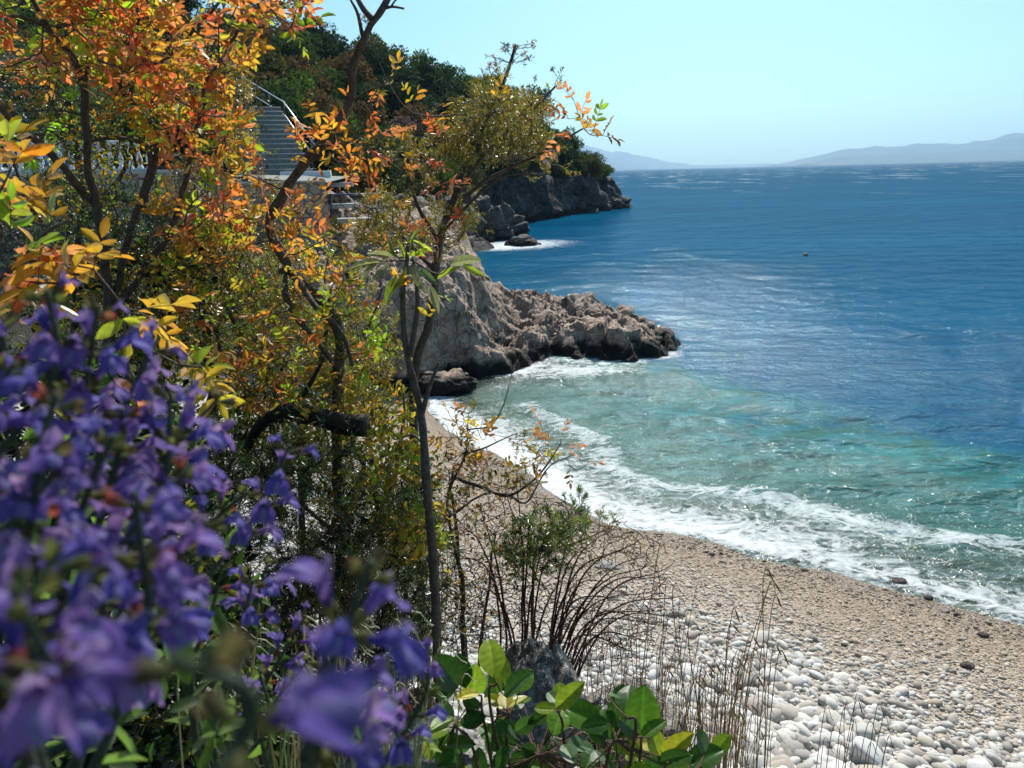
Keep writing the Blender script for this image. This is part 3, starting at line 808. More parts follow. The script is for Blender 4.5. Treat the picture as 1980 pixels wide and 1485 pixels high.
# ------------------------------------------------------------------ hills across the water, haze
def ridge(name, pxs, dist, thick, label_col, seed):
    """a mountain range whose crest heights follow the skyline seen across the water"""
    xs = []; hs = []
    for px, py in pxs:
        d = ray(px, py); hor = math.hypot(d[0], d[1])
        t = dist / d[1]
        xs.append(d[0] * t); hs.append(max(CZ + d[2] * t, 2.0))
    gx = np.linspace(xs[0], xs[-1] + 1500, 420); gy = np.linspace(-thick, thick, 60)
    X, T = np.meshgrid(gx, gy, indexing='ij')
    P2 = np.column_stack([X.ravel() / 420, T.ravel() / 420, X.ravel() * 0])
    hh = np.interp(X, xs, hs)
    rel = 1 - np.abs(T) / thick
    r = 1 - np.abs(fbm(P2, 5, seed)).reshape(X.shape) * 1.0
    Z = hh * rel ** 0.8 * (0.72 + 0.3 * r) * 1.02 - 2
    Z = np.where(np.abs(T) >= thick * .999, -10, Z)
    a = Acc(); a.add(np.stack([X, dist + T, Z], -1).reshape(-1, 3), grid_faces(len(gx), len(gy)))
    m, nt, ns, lk = new_mat(name + '_ground')
    p = pos(nt)
    principled(nt, ramp(nt, noise(nt, p, 0.006, 6, 0.65), [(0.35, label_col), (0.65, tuple(c * 1.9 for c in label_col))]), 0.9, None, 0.1)
    o = a.build(name, m); tag(o, kind='structure'); return o
ridge('island_hills', [(1500, 318), (1560, 304), (1640, 287), (1700, 282), (1760, 277), (1830, 278), (1860, 276), (1910, 268), (1960, 258), (2000, 255), (2100, 250), (2300, 262)], 9500, 700, (0.035, 0.05, 0.055), 201)
ridge('island_hills', [(1560, 316), (1620, 302), (1700, 297), (1800, 296), (1900, 290), (1980, 288), (2200, 286)], 8000, 450, (0.03, 0.045, 0.05), 202)
ridge('distant_mountains', [(850, 300), (1000, 270), (1130, 278), (1190, 290), (1260, 305), (1340, 319)], 12600, 500, (0.05, 0.065, 0.07), 203)

hz = Acc(); box(hz, (0, 6900, 300), (34000, 13960, 630.0))
m, nt, ns, lk = new_mat('haze_air')
pv = ns.new('ShaderNodeVolumePrincipled'); pv.inputs['Color'].default_value = (0.50, 0.75, 1.0, 1); pv.inputs['Density'].default_value = 1.0e-4
pv.inputs['Anisotropy'].default_value = 0.55
oo = ns.new('ShaderNodeOutputMaterial'); lk.new(pv.outputs[0], oo.inputs['Volume'])
hzo = hz.build('haze', m, smooth_=False); tag(hzo, kind='stuff')

# ------------------------------------------------------------------ terrace, walls, stairs
def wall_mat():
    m, nt, ns, lk = new_mat('masonry')
    p = pos(nt)
    v = ns.new('ShaderNodeTexVoronoi'); v.feature = 'DISTANCE_TO_EDGE'; v.inputs['Scale'].default_value = 3.6; lk.new(p, v.inputs['Vector'])
    v2 = ns.new('ShaderNodeTexVoronoi'); v2.inputs['Scale'].default_value = 3.6; lk.new(p, v2.inputs['Vector'])
    k = ramp(nt, v.outputs['Distance'], [(0.0, (0, 0, 0)), (0.07, (1, 1, 1))])
    cs = ns.new('ShaderNodeSeparateColor'); lk.new(v2.outputs['Color'], cs.inputs[0])
    c = ramp(nt, cs.outputs[0], [(0.0, (0.30, 0.24, 0.19)), (0.5, (0.44, 0.37, 0.30)), (1.0, (0.36, 0.32, 0.28))])
    c = mixc(nt, k, (0.13, 0.11, 0.095), c)
    d = noise(nt, p, 14, 6, 0.7)
    c = mixc(nt, 1.0, c, ramp(nt, d, [(0.3, (0.75,) * 3), (0.7, (1.15,) * 3)]), 'MULTIPLY')
    principled(nt, c, 0.85, bump(nt, math_(nt, 'ADD', k, math_(nt, 'MULTIPLY', d, 0.6)), 0.8, 0.03), 0.3)
    return m
M['masonry'] = wall_mat()
def plain(name, c, rough=0.6, metal=0.0, nz=0.1, sc=12.0, bmp=0.004):
    m, nt, ns, lk = new_mat(name)
    d = noise(nt, pos(nt), sc, 5, 0.65)
    col = ramp(nt, d, [(0.3, tuple(x * (1 - nz) for x in c)), (0.7, tuple(min(1, x * (1 + nz)) for x in c))])
    principled(nt, col, rough, bump(nt, d, 0.4, bmp), 0.4, metal)
    return m
M['concrete'] = plain('concrete', (0.42, 0.42, 0.41), 0.85, nz=.2)
M['concrete_dark'] = plain('concrete_weathered', (0.20, 0.215, 0.20), 0.85, nz=.3)
M['white'] = plain('white_paint', (0.72, 0.73, 0.72), 0.6)
M['steel'] = plain('galvanised_steel', (0.62, 0.64, 0.66), 0.35, 0.6)
M['dark_metal'] = plain('dark_metal', (0.05, 0.055, 0.06), 0.5)
M['blue'] = plain('blue_plastic', (0.02, 0.13, 0.50), 0.45)
M['blue_pipe'] = plain('blue_paint', (0.05, 0.08, 0.20), 0.4)

def dressed_wall(name, p0, p1, zb, zt, th, cap, label):
    p0 = np.array(p0, float); p1 = np.array(p1, float); L = np.linalg.norm(p1 - p0); rz = math.atan2(p1[1] - p0[1], p1[0] - p0[0])
    root = empty(name, (*((p0 + p1) / 2), zb), rz); tag(root, label, 'stone wall')
    n = max(2, int(L / 0.12)); mz = max(2, int((zt - zb) / 0.12))
    a = Acc()
    us = np.linspace(-L / 2, L / 2, n); zs = np.linspace(0, zt - zb, mz)
    for side in (-1, 1):
        U_, Z_ = np.meshgrid(us, zs, indexing='ij')
        P = np.stack([U_.ravel(), Z_.ravel() * 0 + side * th / 2, Z_.ravel()], 1)
        f1, f2, cv = worley(P * 3.2 + side, 301)
        off = (np.minimum(f2 - f1, .25) / .25) * 0.035 + cv * 0.02
        P[:, 1] += side * (off - 0.02)
        q = grid_faces(n, mz)
        a.add(P, q if side < 0 else q[:, ::-1])
    box(a, (0, 0, (zt - zb) / 2 - .02), (L - 0.01, th * 0.9, zt - zb - 0.04))
    a.build('masonry', M['masonry'], root)
    c = Acc(); k = max(1, int(L / 1.6))
    for i in range(k):
        box(c, (-L / 2 + (i + .5) * L / k, 0, zt - zb + cap / 2), (L / k - 0.012, th + 0.08, cap), bev=0.012)
    c.build('coping', M['concrete'], root)
    return root
WZ = 5.72
dressed_wall('retaining_wall', (-15.5, 21.2), (-9.2, 23.6), 3.2, WZ, 0.4, 0.09, 'long rough stone retaining wall with white balusters along its top')
dressed_wall('retaining_wall', (-9.05, 24.4), (-5.75, 25.2), 3.3, 5.35, 0.5, 0.06, 'square ended stone wall below the foot of the concrete stairs')

def balustrade():
    p0 = np.array([-15.3, 21.25]); p1 = np.array([-10.2, 23.2]); L = np.linalg.norm(p1 - p0); rz = math.atan2(*(p1 - p0)[::-1])
    root = empty('balustrade', (*((p0 + p1) / 2), WZ + 0.09), rz); tag(root, 'white balustrade of turned posts standing on the stone terrace wall', 'balustrade')
    prof = [(0, .085), (.05, .085), (.06, .055), (.12, .05), (.2, .085), (.28, .08), (.42, .042), (.5, .038), (.56, .06), (.6, .06), (.62, .08), (.66, .08)]
    n = 22
    for i in range(n):
        b = Acc(); x = -L / 2 + (i + .5) * L / n
        tube(b, [(x, 0, z + 0.06) for z, r in prof], [r for z, r in prof], 10)
        b.build('baluster', M['white'], root)
    r = Acc(); box(r, (0, 0, 0.775), (L, 0.2, 0.1), bev=.02); r.build('top_rail', M['white'], root)
    r = Acc(); box(r, (0, 0, 0.03), (L, 0.2, 0.06), bev=.01); r.build('bottom_rail', M['white'], root)
balustrade()

# paved terrace behind the walls
t = Acc(); t.add([(-18, 21.4, WZ - .03), (-9.3, 23.8, WZ - .03), (-9.0, 24.6, WZ - .06), (-5.9, 25.4, WZ - .42), (-5.9, 30.2, 5.5), (-18, 30.2, 5.62)], [(0, 1, 2, 5), (2, 3, 4, 5)])
to = t.build('terrace_floor', M['concrete_dark'], smooth_=False); tag(to, kind='structure')

# blue things behind the balusters: folded parasol and lounger boards
def parasol():
    b = on_z(53, 325, WZ); loc = np.array([-13.6, 23.0, WZ])
    root = empty('folded_parasol', tuple(loc)); tag(root, 'bright blue folded parasol standing on the terrace behind the white balustrade', 'parasol')
    a = Acc(); tube(a, [(0, 0, 0.04), (0, 0, 1.75)], [0.02, 0.02], 8); a.build('pole', M['white'], root)
    a = Acc(); n = 14; pts = [(0, 0, z) for z in np.linspace(0.45, 1.62, n)]
    tube(a, pts, [0.05 + 0.13 * math.sin(math.pi * min(1, (1 - i / (n - 1)) * .62 + .05)) for i in range(n)], 9)
    a.build('canopy', M['blue'], root)
    a = Acc(); tube(a, [(0, 0, 0), (0, 0, .05)], [.22, .2], 12); a.build('base', M['concrete'], root)
parasol()
def blue_board(x, y, rz, label):
    root = empty('sun_lounger', (x, y, WZ), rz); tag(root, label, 'sun lounger')
    a = Acc(); box(a, (0, .12, .46), (.62, .05, .78), bev=.02); o = a.build('backrest', M['blue'], root)
    a = Acc(); box(a, (0, .75, .28), (.62, 1.2, .05), bev=.02); a.build('seat', M['blue'], root)
    for sx in (-.27, .27):
        for yy in (.2, 1.25):
            a = Acc(); box(a, (sx, yy, .13), (.05, .05, .26), bev=.01); a.build('leg', M['white'], root)
blue_board(-13.0, 23.0, 0.35, 'blue sun lounger behind the balusters next to the folded parasol')
blue_board(-12.1, 23.5, 0.35, 'blue sun lounger behind the balusters, further from the folded parasol')

def stairs():
    x0, y0, z0 = -7.8, 28.5, 5.62; n = 14; rise, tread, wd = 0.185, 0.30, 1.75
    dirv = np.array([-0.55, 1.0]); dirv /= np.linalg.norm(dirv); rz = math.atan2(dirv[1], dirv[0]) - math.pi / 2
    root = empty('staircase', (x0, y0, z0), rz); tag(root, 'weathered grey concrete staircase climbing from the terrace into the trees', 'stairs')
    a = Acc()
    for i in range(n):
        box(a, (0, (i + .5) * tread, (i + 1) * rise / 2 - .3), (wd, tread - .003, (i + 1) * rise + .6), bev=.012)
    a.build('steps', M['concrete_dark'], root)
    a = Acc()
    for i in range(n): box(a, (0, i * tread - .005, (i + 1) * rise - .008), (wd + .02, .07, .035))
    a.build('step_edges', M['concrete'], root)
    # handrail on the right-hand side: lower stretch is steep, then it bends
    A, B, C_ = at(600, 268, 28.2), at(548, 197, 32.0), at(466, 148, 35.0)
    hr = empty('handrail', tuple(A)); tag(hr, 'galvanised steel handrail with two tubes climbing beside the concrete staircase', 'handrail')
    dn = np.array([0, 0, -.52])
    A0 = A + (A - B) * .12
    for nm, o_ in (('top_tube', 0 * dn), ('middle_tube', dn)):
        a = Acc(); tube(a, np.array([A0, B, C_]) - A + o_, .026, 8); a.build(nm, M['steel'], hr)
    for q in (A, (A + B) / 2, B, (B * 2 + C_) / 3, (B + C_ * 2) / 3):
        a = Acc(); tube(a, [q - A, q - A + np.array([0, 0, -1.35])], .024, 8); a.build('post', M['dark_metal'], hr)
stairs()
def slab_thing(name, cat, px, py, dist, size, rz, label, mat, bev=.02):
    c = at(px, py, dist); a = Acc(); box(a, (0, 0, 0), size, 0, bev=bev)
    o = a.build(name, M[mat]); o.location = c; o.rotation_euler = (0, 0, rz); tag(o, label, cat); return o
slab_thing('concrete_kerb', 'kerb', 592, 343, 27.3, (1.75, .3, .42), .12, 'whitish concrete kerb across the foot of the staircase', 'white')
for (px, py, d, sx, lab) in [(655, 357, 27.5, 1.0, 'pale concrete step just right of the square ended stone wall, highest of the flight'),
                             (662, 398, 26.8, 1.1, 'pale concrete step in the middle of the short flight beside the stone wall'),
                             (690, 426, 26.0, 1.6, 'pale concrete step at the foot of the short flight beside the stone wall')]:
    slab_thing('concrete_step', 'step', px, py, d, (sx, .6, .16), .12, lab, 'concrete')['group'] = 'concrete steps beside the stone wall'
def rail(p, q, mat, label, posts):
    p, q = np.array(p), np.array(q)
    root = empty('handrail', tuple(p)); tag(root, label, 'handrail')
    a = Acc(); tube(a, [(0, 0, 0), q - p], .032, 8); a.build('tube', M[mat], root)
    for t in posts:
        c = (q - p) * t; a = Acc(); tube(a, [c, c - np.array([0, 0, 1.0])], .025, 8); a.build('post', M['dark_metal'], root)
rail(at(258, 421, 22.0), at(372, 397, 22.5), 'steel', 'plain steel handrail sloping up in front of the long stone wall', (.1, .9))
rail(at(585, 378, 25.4), at(760, 374, 26.2), 'blue_pipe', 'dark blue level handrail in front of the square ended stone wall', (.3, .75, .98))

# ------------------------------------------------------------------ boulders and rocks
def boulder(name, label, cat, c, r, mat, seed, sub=5, sink=0.0, rough=.3, ang=1.0, group=None):
    v, t = icos(sub)
    c = np.array(c, float)
    P = v * 1.0
    f1, f2, cv = worley(P * 1.1 * ang + seed * 3.1, seed)
    g1, g2, gv = worley(P * 3.2 * ang + seed * 1.7, seed + 1)
    g1, g2, gv = worley(P * 3.2 * ang + seed * 1.7, seed + 1); kb = worley.facet
    f1, f2, cv = worley(P * 1.1 * ang + seed * 3.1, seed); ka = worley.facet
    k = 1 + rough * (1.1 * ka + .6 * (cv - .5) + .45 * kb + .25 * (gv - .5)) + rough * .5 * fbm(P * 2.5, 5, seed)
    P = P * k[:, None] * np.array(r)
    a = Acc(); a.add(P, None, t)
    o = a.build(name, M[mat]); o.location = c; tag(o, label, cat, group); return o
c = on_z(945, 458, 0.3); boulder('boulder', 'big dark rounded boulder at the water edge below the headland trees', 'boulder', (c[0] - .1, c[1] + 1.2, 1.0), (1.9, 1.8, 2.1), 'boulder', 31)
c = on_z(1000, 437, 0.2); boulder('boulder', 'small boulder resting between the big boulder and the headland cliff', 'boulder', (-0.3, 72, .5), (1.8, 1.6, 1.5), 'boulder', 32)
c = on_z(1010, 474, 0.0); boulder('sea_rock', 'small black wet rock poking out of the foaming water', 'rock', (c[0], c[1], -.05), (1.25, 1.0, .75), 'boulder', 33)
c = on_z(930, 468, 0.0); boulder('sea_rock', 'low jagged black rock lying in the foam under the big boulder', 'rock', (c[0], c[1], .0), (1.3, 1.3, .5), 'boulder', 34)
c = on_z(885, 745, 0.0); boulder('boulder', 'flat brown boulder at the foot of the cliff where beach meets water', 'boulder', (-2.0, 19.5, .12), (.95, .6, .42), 'rock', 35)
boulder('grey_rock', 'grey lichen speckled rock rising behind the glossy green leaves', 'rock', at(1045, 1385, 2.35), (.14, .2, .22), 'rock_grey', 36, sub=6, rough=.16, ang=1.5)
boulder('grey_rock', 'lower grey rock under the glossy leaves, beside the dry grass', 'rock', at(1215, 1430, 2.5), (.19, .2, .16), 'rock_grey', 37, sub=6, rough=.2, ang=1.4)
boulder('pale_rock', 'pale cracked stone under the sage flowers at the bottom edge', 'rock', at(800, 1475, 1.6), (.15, .12, .065), 'rock_pale', 38, sub=6, rough=.3)
boulder('grey_rock', 'small mossy stone half hidden between the pale stone and the glossy leaves', 'rock', at(930, 1470, 1.7), (.07, .08, .06), 'rock_grey', 39, sub=5, rough=.3)
c = hit(1175, 1096); boulder('white_slab', 'flat white stone slab lying alone on the shingle behind the bare twigs', 'stone', (c[0], c[1], c[2] + .01), (.17, .13, .05), 'rock_pale', 40, sub=4, rough=.15)

for i_, (px_, py_, sz_, lab_) in enumerate([(1740, 1128, .09, 'dark grey stone at the edge of the wash, largest of the dark stones'), (1795, 1158, .06, 'reddish dark stone on the wet shingle just below the foam edge'), (1850, 1190, .045, 'small dark stone on the wet shingle towards the right of the beach'),
                      (1540, 1088, .05, 'small dark stone at the upper edge of the tan shingle, close to the surf'), (1900, 1230, .06, 'flat dark stone on the wet shingle near the right edge of the beach'), (1870, 1290, .07, 'brown flat stone between the tan shingle and the white pebbles')]):
    c = hit(px_, py_); boulder('dark_stone', lab_, 'stone', (c[0], c[1], c[2] + sz_ * .3), (sz_, sz_ * .8, sz_ * .55), 'boulder_dry', 60 + i_, sub=3, rough=.2)
def buoy():
    p = on_z(1558, 494, 0)
    root = empty('mooring_buoy', tuple(p)); tag(root, 'small orange brown buoy floating alone on the open blue water', 'buoy')
    a = Acc(); tube(a, [(0, 0, z) for z in (-.06, -.03, .03, .1, .15, .18)], [.06, .13, .17, .13, .06, .02], 14); a.build('float', plain('buoy_orange', (.40, .17, .05), .5), root)
    a = Acc(); th = np.linspace(0, 2 * math.pi, 13); tube(a, [(.06 * math.cos(t), 0, .2 + .06 * math.sin(t)) for t in th], .012, 6, cap=False); a.build('ring', M['dark_metal'], root)
buoy()

# ------------------------------------------------------------------ pebbles
def pebbles():
    tmpl = []
    for k in range(9):
        v, t = icos(3)
        r = 1 + .28 * fbm(v * 1.1 + k * 5, 2, 400 + k) + .06 * fbm(v * 3 + k, 2, 420 + k)
        # flatten a few sides so that the stones are blocky
        for j in range(11):
            n = rdir(1)[0]; d = v @ n; lim = .58 + .26 * rng.random(); r = np.where(d * r > lim, lim / np.maximum(d, .01) * .9 + r * .1, r)
        a = Acc(); a.add(v * r[:, None] * np.array([1, .78, .55]), None, t); tmpl.append(a)
    mats = []
    # candidates
    def ground_z(x, y):
        return beach_h(np.asarray(x)[:, None], np.asarray(y)[:, None])[:, 0]
    n = 90000
    y = 3.4 + rng.random(n) * 11; x = -5 + rng.random(n) * 14
    sdv = shore_d(x[:, None], y[:, None])[:, 0]
    e = (y - 2.2) + 1.5 * np.maximum(0, x + 0.3)
    m = (sdv > .25) & (e > 2.2) & (x < 0.85 * y + 0.6)
    x, y, sdv = x[m], y[m], sdv[m]
    # size: large stones high on the beach, gravel near the water
    patch = fbm(np.column_stack([x * .7, y * .7, x * 0]), 2, 77)
    s = np.interp(sdv + patch * .8 - 1.3 * smooth((2.4 - x) / 2.0), [0, 1.2, 2.6, 3.6, 4.6, 6], [.011, .011, .016, .032, .052, .058]) * (0.45 + rng.gamma(1.5, .45, len(x)))
    z = ground_z(x, y)
    dist = np.sqrt(x * x + y * y + (CZ - z) ** 2)
    order = np.argsort(-(s / dist) * ((x / y < .72) & (x / y > .05)))
    nb = 300
    big = order[:nb]
    root_lab = 'single white sea-worn pebble lying among the others on the upper beach'
    cols = np.array([(.60, .58, .54), (.50, .48, .44), (.66, .65, .62), (.44, .38, .32)])
    meshes = {}
    for cnt, i in enumerate(big):
        k = cnt % 9; c = cnt // 9 % 4
        if (k, c) not in meshes:
            tmpl[k].c = [np.broadcast_to(cols[c], (tmpl[k].n, 3))]
            o = tmpl[k].build('pebble', M['pebble']); meshes[(k, c)] = o
        else:
            o = meshes[(k, c)].copy(); COL.objects.link(o)
        o.location = (x[i], y[i], z[i] + s[i] * .22); o.scale = (s[i] * 1.15,) * 3
        o.rotation_euler = (rng.normal() * .35, rng.normal() * .35, rng.random() * 6.28)
        tag(o, root_lab, 'pebble', 'larger white pebbles on the upper beach')
    rest = order[nb:]
    v1, t1 = icos(1); v2, t2 = icos(2)
    acc = Acc()
    sz = s[rest] / dist[rest]
    hi = sz > 0.0030
    for sel, (tv, tt) in ((rest[hi], (v2, t2)), (rest[~hi], (v1, t1))):
        K = len(sel)
        a1 = rng.random(K) * 6.28
        X = np.stack([np.cos(a1), np.sin(a1), rng.normal(size=K) * .3], 1); Zv = np.stack([rng.normal(size=K) * .3, rng.normal(size=K) * .3, np.ones(K)], 1)
        Mx = frames(X, Zv)
        ss = s[sel]
        sc = np.stack([ss * (.6 + .4 * rng.random(K)), ss * (.9 + .5 * rng.random(K)), ss * (.4 + .35 * rng.random(K))], 1)
        Mx = Mx * sc[:, None, :]
        tvn = tv * (1 + .22 * fbm(tv * 1.3, 2, 499))[:, None]
        w = np.clip((sdv[sel] + rng.normal(size=K) * .5 + patch[sel] * .8) / 3.8, 0, 1)[:, None]
        tan = np.array([(.46, .34, .23), (.54, .44, .32), (.36, .28, .20), (.60, .53, .43), (.28, .21, .15)])[rng.integers(0, 5, K)]
        wht = np.array([(.62, .60, .56), (.52, .50, .46), (.42, .38, .33), (.66, .64, .61), (.34, .31, .28)])[rng.integers(0, 5, K)]
        cc = tan * (1 - w ** 1.3) + wht * w ** 1.3
        wet = (sdv[sel] < .9)[:, None]
        cc = np.where(wet, cc * .6, cc)
        acc.inst(tvn, tt, Mx, np.stack([x[sel], y[sel], z[sel] + ss * .12], 1), cc, tris=True)
    o = acc.build('shingle_pebbles', M['pebble']); tag(o, kind='stuff')
pebbles()

# ------------------------------------------------------------------ shrub kit
GOLD = [(.55, .28, .03), (.62, .34, .04), (.42, .22, .03), (.50, .36, .04)]
ORANGE = [(.66, .20, .05), (.62, .27, .05), (.52, .15, .04), (.68, .26, .10)]
REDOR = [(.68, .14, .05), (.72, .20, .09), (.55, .10, .04)]
LIME = [(.32, .42, .03), (.42, .48, .05), (.25, .36, .03)]
OLIVE = [(.20, .20, .03), (.27, .25, .04), (.14, .15, .025)]
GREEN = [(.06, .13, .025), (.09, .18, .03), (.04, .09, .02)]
DARKG = [(.014, .03, .010), (.022, .042, .014), (.010, .02, .008)]
MUST = [(.26, .20, .025), (.34, .26, .03), (.18, .15, .02), (.40, .30, .05)]
DRY = [(.42, .30, .16), (.34, .23, .11), (.25, .17, .09), (.50, .38, .22)]
BROWN = [(.28, .13, .05), (.20, .10, .04), (.34, .18, .06)]

def bez(pts, n=14):
    """smooth curve through points (Catmull-Rom)"""
    P = np.asarray(pts, float)
    if len(P) == 2: return P[0] + (P[1] - P[0]) * np.linspace(0, 1, n)[:, None]
    P = np.vstack([2 * P[0] - P[1], P, 2 * P[-1] - P[-2]]); out = []
    for i in range(1, len(P) - 2):
        t = np.linspace(0, 1, n, endpoint=False)[:, None]
        out.append(.5 * ((2 * P[i]) + (-P[i - 1] + P[i + 1]) * t + (2 * P[i - 1] - 5 * P[i] + 4 * P[i + 1] - P[i + 2]) * t * t + (-P[i - 1] + 3 * P[i] - 3 * P[i + 1] + P[i + 2]) * t ** 3))
    out.append(P[-2:-1]); return np.concatenate(out)

class Skel:
    """branching wood: given stems, then twigs reaching towards tips"""
    def __init__(s, wob=0.012):
        s.acc = Acc(); s.nodes = []; s.dirs = []; s.wob = wob; s.tips = []
    def stem(s, pts, r0, r1, n=10, sides=7, nodes=True, knots=0.0):
        c = bez(pts, n); k = len(c)
        c = c + np.stack([fbm(c * 9 + 3 * j, 2, 600 + j) for j in range(3)], 1) * s.wob
        rr = np.linspace(r0, r1, k)
        if knots: rr = rr * (1 + knots * fbm(c * 30, 2, 611))
        tube(s.acc, c, rr, sides)
        if nodes: s.nodes.append(c[1:])
        return c
    def reach(s, targets, r0=0.004, r1=0.0012, maxd=9.9, bend=0.25, grow=True, sides=4):
        """each tip is joined to the nearest wood already there"""
        nodes = np.concatenate(s.nodes)
        d0 = np.array([np.min(((nodes - t) ** 2).sum(1)) for t in targets])
        out = []
        for i in np.argsort(d0):
            t = targets[i]
            dd = np.sqrt(((nodes - t) ** 2).sum(1)) + 0.35 * np.maximum(0, nodes[:, 2] - t[2])
            j = int(np.argmin(dd)); p = nodes[j]; L = np.linalg.norm(t - p)
            if L > maxd or L < 1e-4: continue
            side = rng.normal(size=3) * L * .10
            side[2] -= L * bend * .5
            m1 = p + (t - p) * .35 + side; m2 = p + (t - p) * .7 + side * .7
            n = max(2, int(L / 0.05))
            c = bez([p, m1, m2, t], max(2, n // 3 + 1))
            a = min(r0, r1 + L * .012)
            tube(s.acc, c, np.linspace(a, r1, len(c)), sides, cap=False)
            if grow: nodes = np.vstack([nodes, c[2::2]])
            out.append((t, (t - m2) / (np.linalg.norm(t - m2) + 1e-9)))
        s.nodes = [nodes]
        return out

def pal_pick(pals, n):
    p = np.concatenate([np.array(x) for x in pals]); return p[rng.integers(0, len(p), n)] * (0.8 + .4 * rng.random((n, 1)))

def pinnate(f, w, tips, pal_fn, L=0.075, leaf=0.032, pairs=4, wide=0.46, tmpl=LEAF, spread=1.0, per=1, drop=.1):
    """feathered leaves: a thin stalk with leaflets in pairs and one at its end"""
    for (t, d) in tips:
        for _ in range(per):
            ax = d + rng.normal(size=3) * .75 + np.array([0, 0, .15]); ax /= np.linalg.norm(ax)
            l = L * (.7 + .6 * rng.random())
            up = np.array([0, 0, 1.0]) + rng.normal(size=3) * .6
            sd = np.cross(ax, up); sd /= np.linalg.norm(sd); up = np.cross(sd, ax)
            k = pairs - (rng.random() < .3)
            fr_ = (np.arange(k) + 1.0) / (k + .4)
            pts = t + ax * l * fr_[:, None] - up * (l * .15 * fr_ ** 2)[:, None]
            tube(w, [t, t + ax * l * .5 - up * l * .04, t + ax * l - up * l * .15], [.0009, .0007, .0005], 3, cap=False)
            O = np.concatenate([pts, pts, [t + ax * l - up * l * .15]])
            D = np.concatenate([sd + ax * .55 * spread + rng.normal(size=(k, 3)) * .15, -sd + ax * .55 * spread + rng.normal(size=(k, 3)) * .15, [ax]])
            nn = up + rng.normal(size=(2 * k + 1, 3)) * .35
            keep = rng.random(2 * k + 1) > drop
            Mx = frames(D, nn)
            s = leaf * (.7 + .5 * rng.random(2 * k + 1)) * (.8 + .4 * rng.random())
            Mx = Mx * np.stack([s * wide * 1.0, s, s], 1)[:, None, :]
            base = pal_fn(t)
            C = np.clip(base * (.82 + .36 * rng.random((2 * k + 1, 1))) * (1 + .08 * rng.normal(size=(2 * k + 1, 3))), .005, .95)
            f.inst(tmpl[0], tmpl[1], Mx[keep], O[keep], C[keep], tc=LEAF_TC if len(tmpl[0]) == 15 else None)

def feather(f, w, tips, pal_fn, L=0.09, br=14, sub=7, leaf=0.008, width=.28):
    """feathery sprays of tiny scale leaves"""
    for (t, d) in tips:
        ax = d + rng.normal(size=3) * .45 + np.array([0, 0, .3]); ax /= np.linalg.norm(ax)
        l = L * (.6 + .8 * rng.random())
        tube(w, [t, t + ax * l * .55, t + ax * l], [.0011, .0008, .0004], 3, cap=False)
        k = br
        fr_ = rng.random(k)
        side = np.cross(np.broadcast_to(ax, (k, 3)), rdir(k)); side /= np.linalg.norm(side, axis=1, keepdims=True)
        sdv = side * .8 + ax * .8; sdv /= np.linalg.norm(sdv, axis=1, keepdims=True)
        sl = l * .42 * (1.1 - fr_)
        st = t + ax * l * fr_[:, None]
        u = rng.random((k, sub))
        O = (st[:, None] + sdv[:, None] * (sl[:, None] * u)[..., None]).reshape(-1, 3)
        D = np.repeat(sdv, sub, 0) + rng.normal(size=(k * sub, 3)) * .55
        Mx = frames(D, rdir(k * sub))
        s = leaf * (.6 + .8 * rng.random(k * sub))
        Mx = Mx * np.stack([s * width, s, s], 1)[:, None, :]
        base = pal_fn(t)
        C = np.clip(base * (.7 + .6 * rng.random((k * sub, 1))), .004, .95)
        f.inst(BLADE[0], BLADE[1], Mx, O, C)

def leaves(f, tips, pal_fn, per=6, leaf=0.035, wide=.5, tmpl=LEAF, spreadr=.02):
    for (t, d) in tips:
        k = per; D = d + rdir(k) * 1.1
        Mx = frames(D, rdir(k) + np.array([0, 0, 1.0]))
        s = leaf * (.6 + .6 * rng.random(k))
        Mx = Mx * np.stack([s * wide, s, s], 1)[:, None, :]
        f.inst(tmpl[0], tmpl[1], Mx, t + rng.normal(size=(k, 3)) * spreadr, np.clip(pal_fn(t) * (.8 + .4 * rng.random((k, 1))), .004, .95))

def one(*pals):
    P = np.concatenate([np.array(x) for x in pals]); return lambda t: P[rng.integers(0, len(P))]
def P3(px, py, d): return at(px, py, d)
def path(pts): return [at(*p) for p in pts]
def bank_z(x, y): return float(beach_h(np.array([[x]]), np.array([[y]]))[0, 0])
def root_at(p, fwd=0.0):
    """the spot of ground a stem ending at p grows from"""
    x, y = p[0], p[1] + fwd
    return np.array([x, y, bank_z(x, y) - .03])
def finish(name, label, cat, sk, fol, leafmat='leaf', bark='bark', foliage='foliage', extra=()):
    base = sk.base
    root = empty(name, tuple(base)); tag(root, label, cat)
    for part, acc, mat in ((('trunk' if cat in ('tree', 'sapling') else 'branches'), sk.acc, bark), (foliage, fol, leafmat)) + tuple(extra):
        if acc is None or acc.n == 0: continue
        acc.v = [v - base for v in acc.v]
        acc.build(part, M[mat], root)
    return root

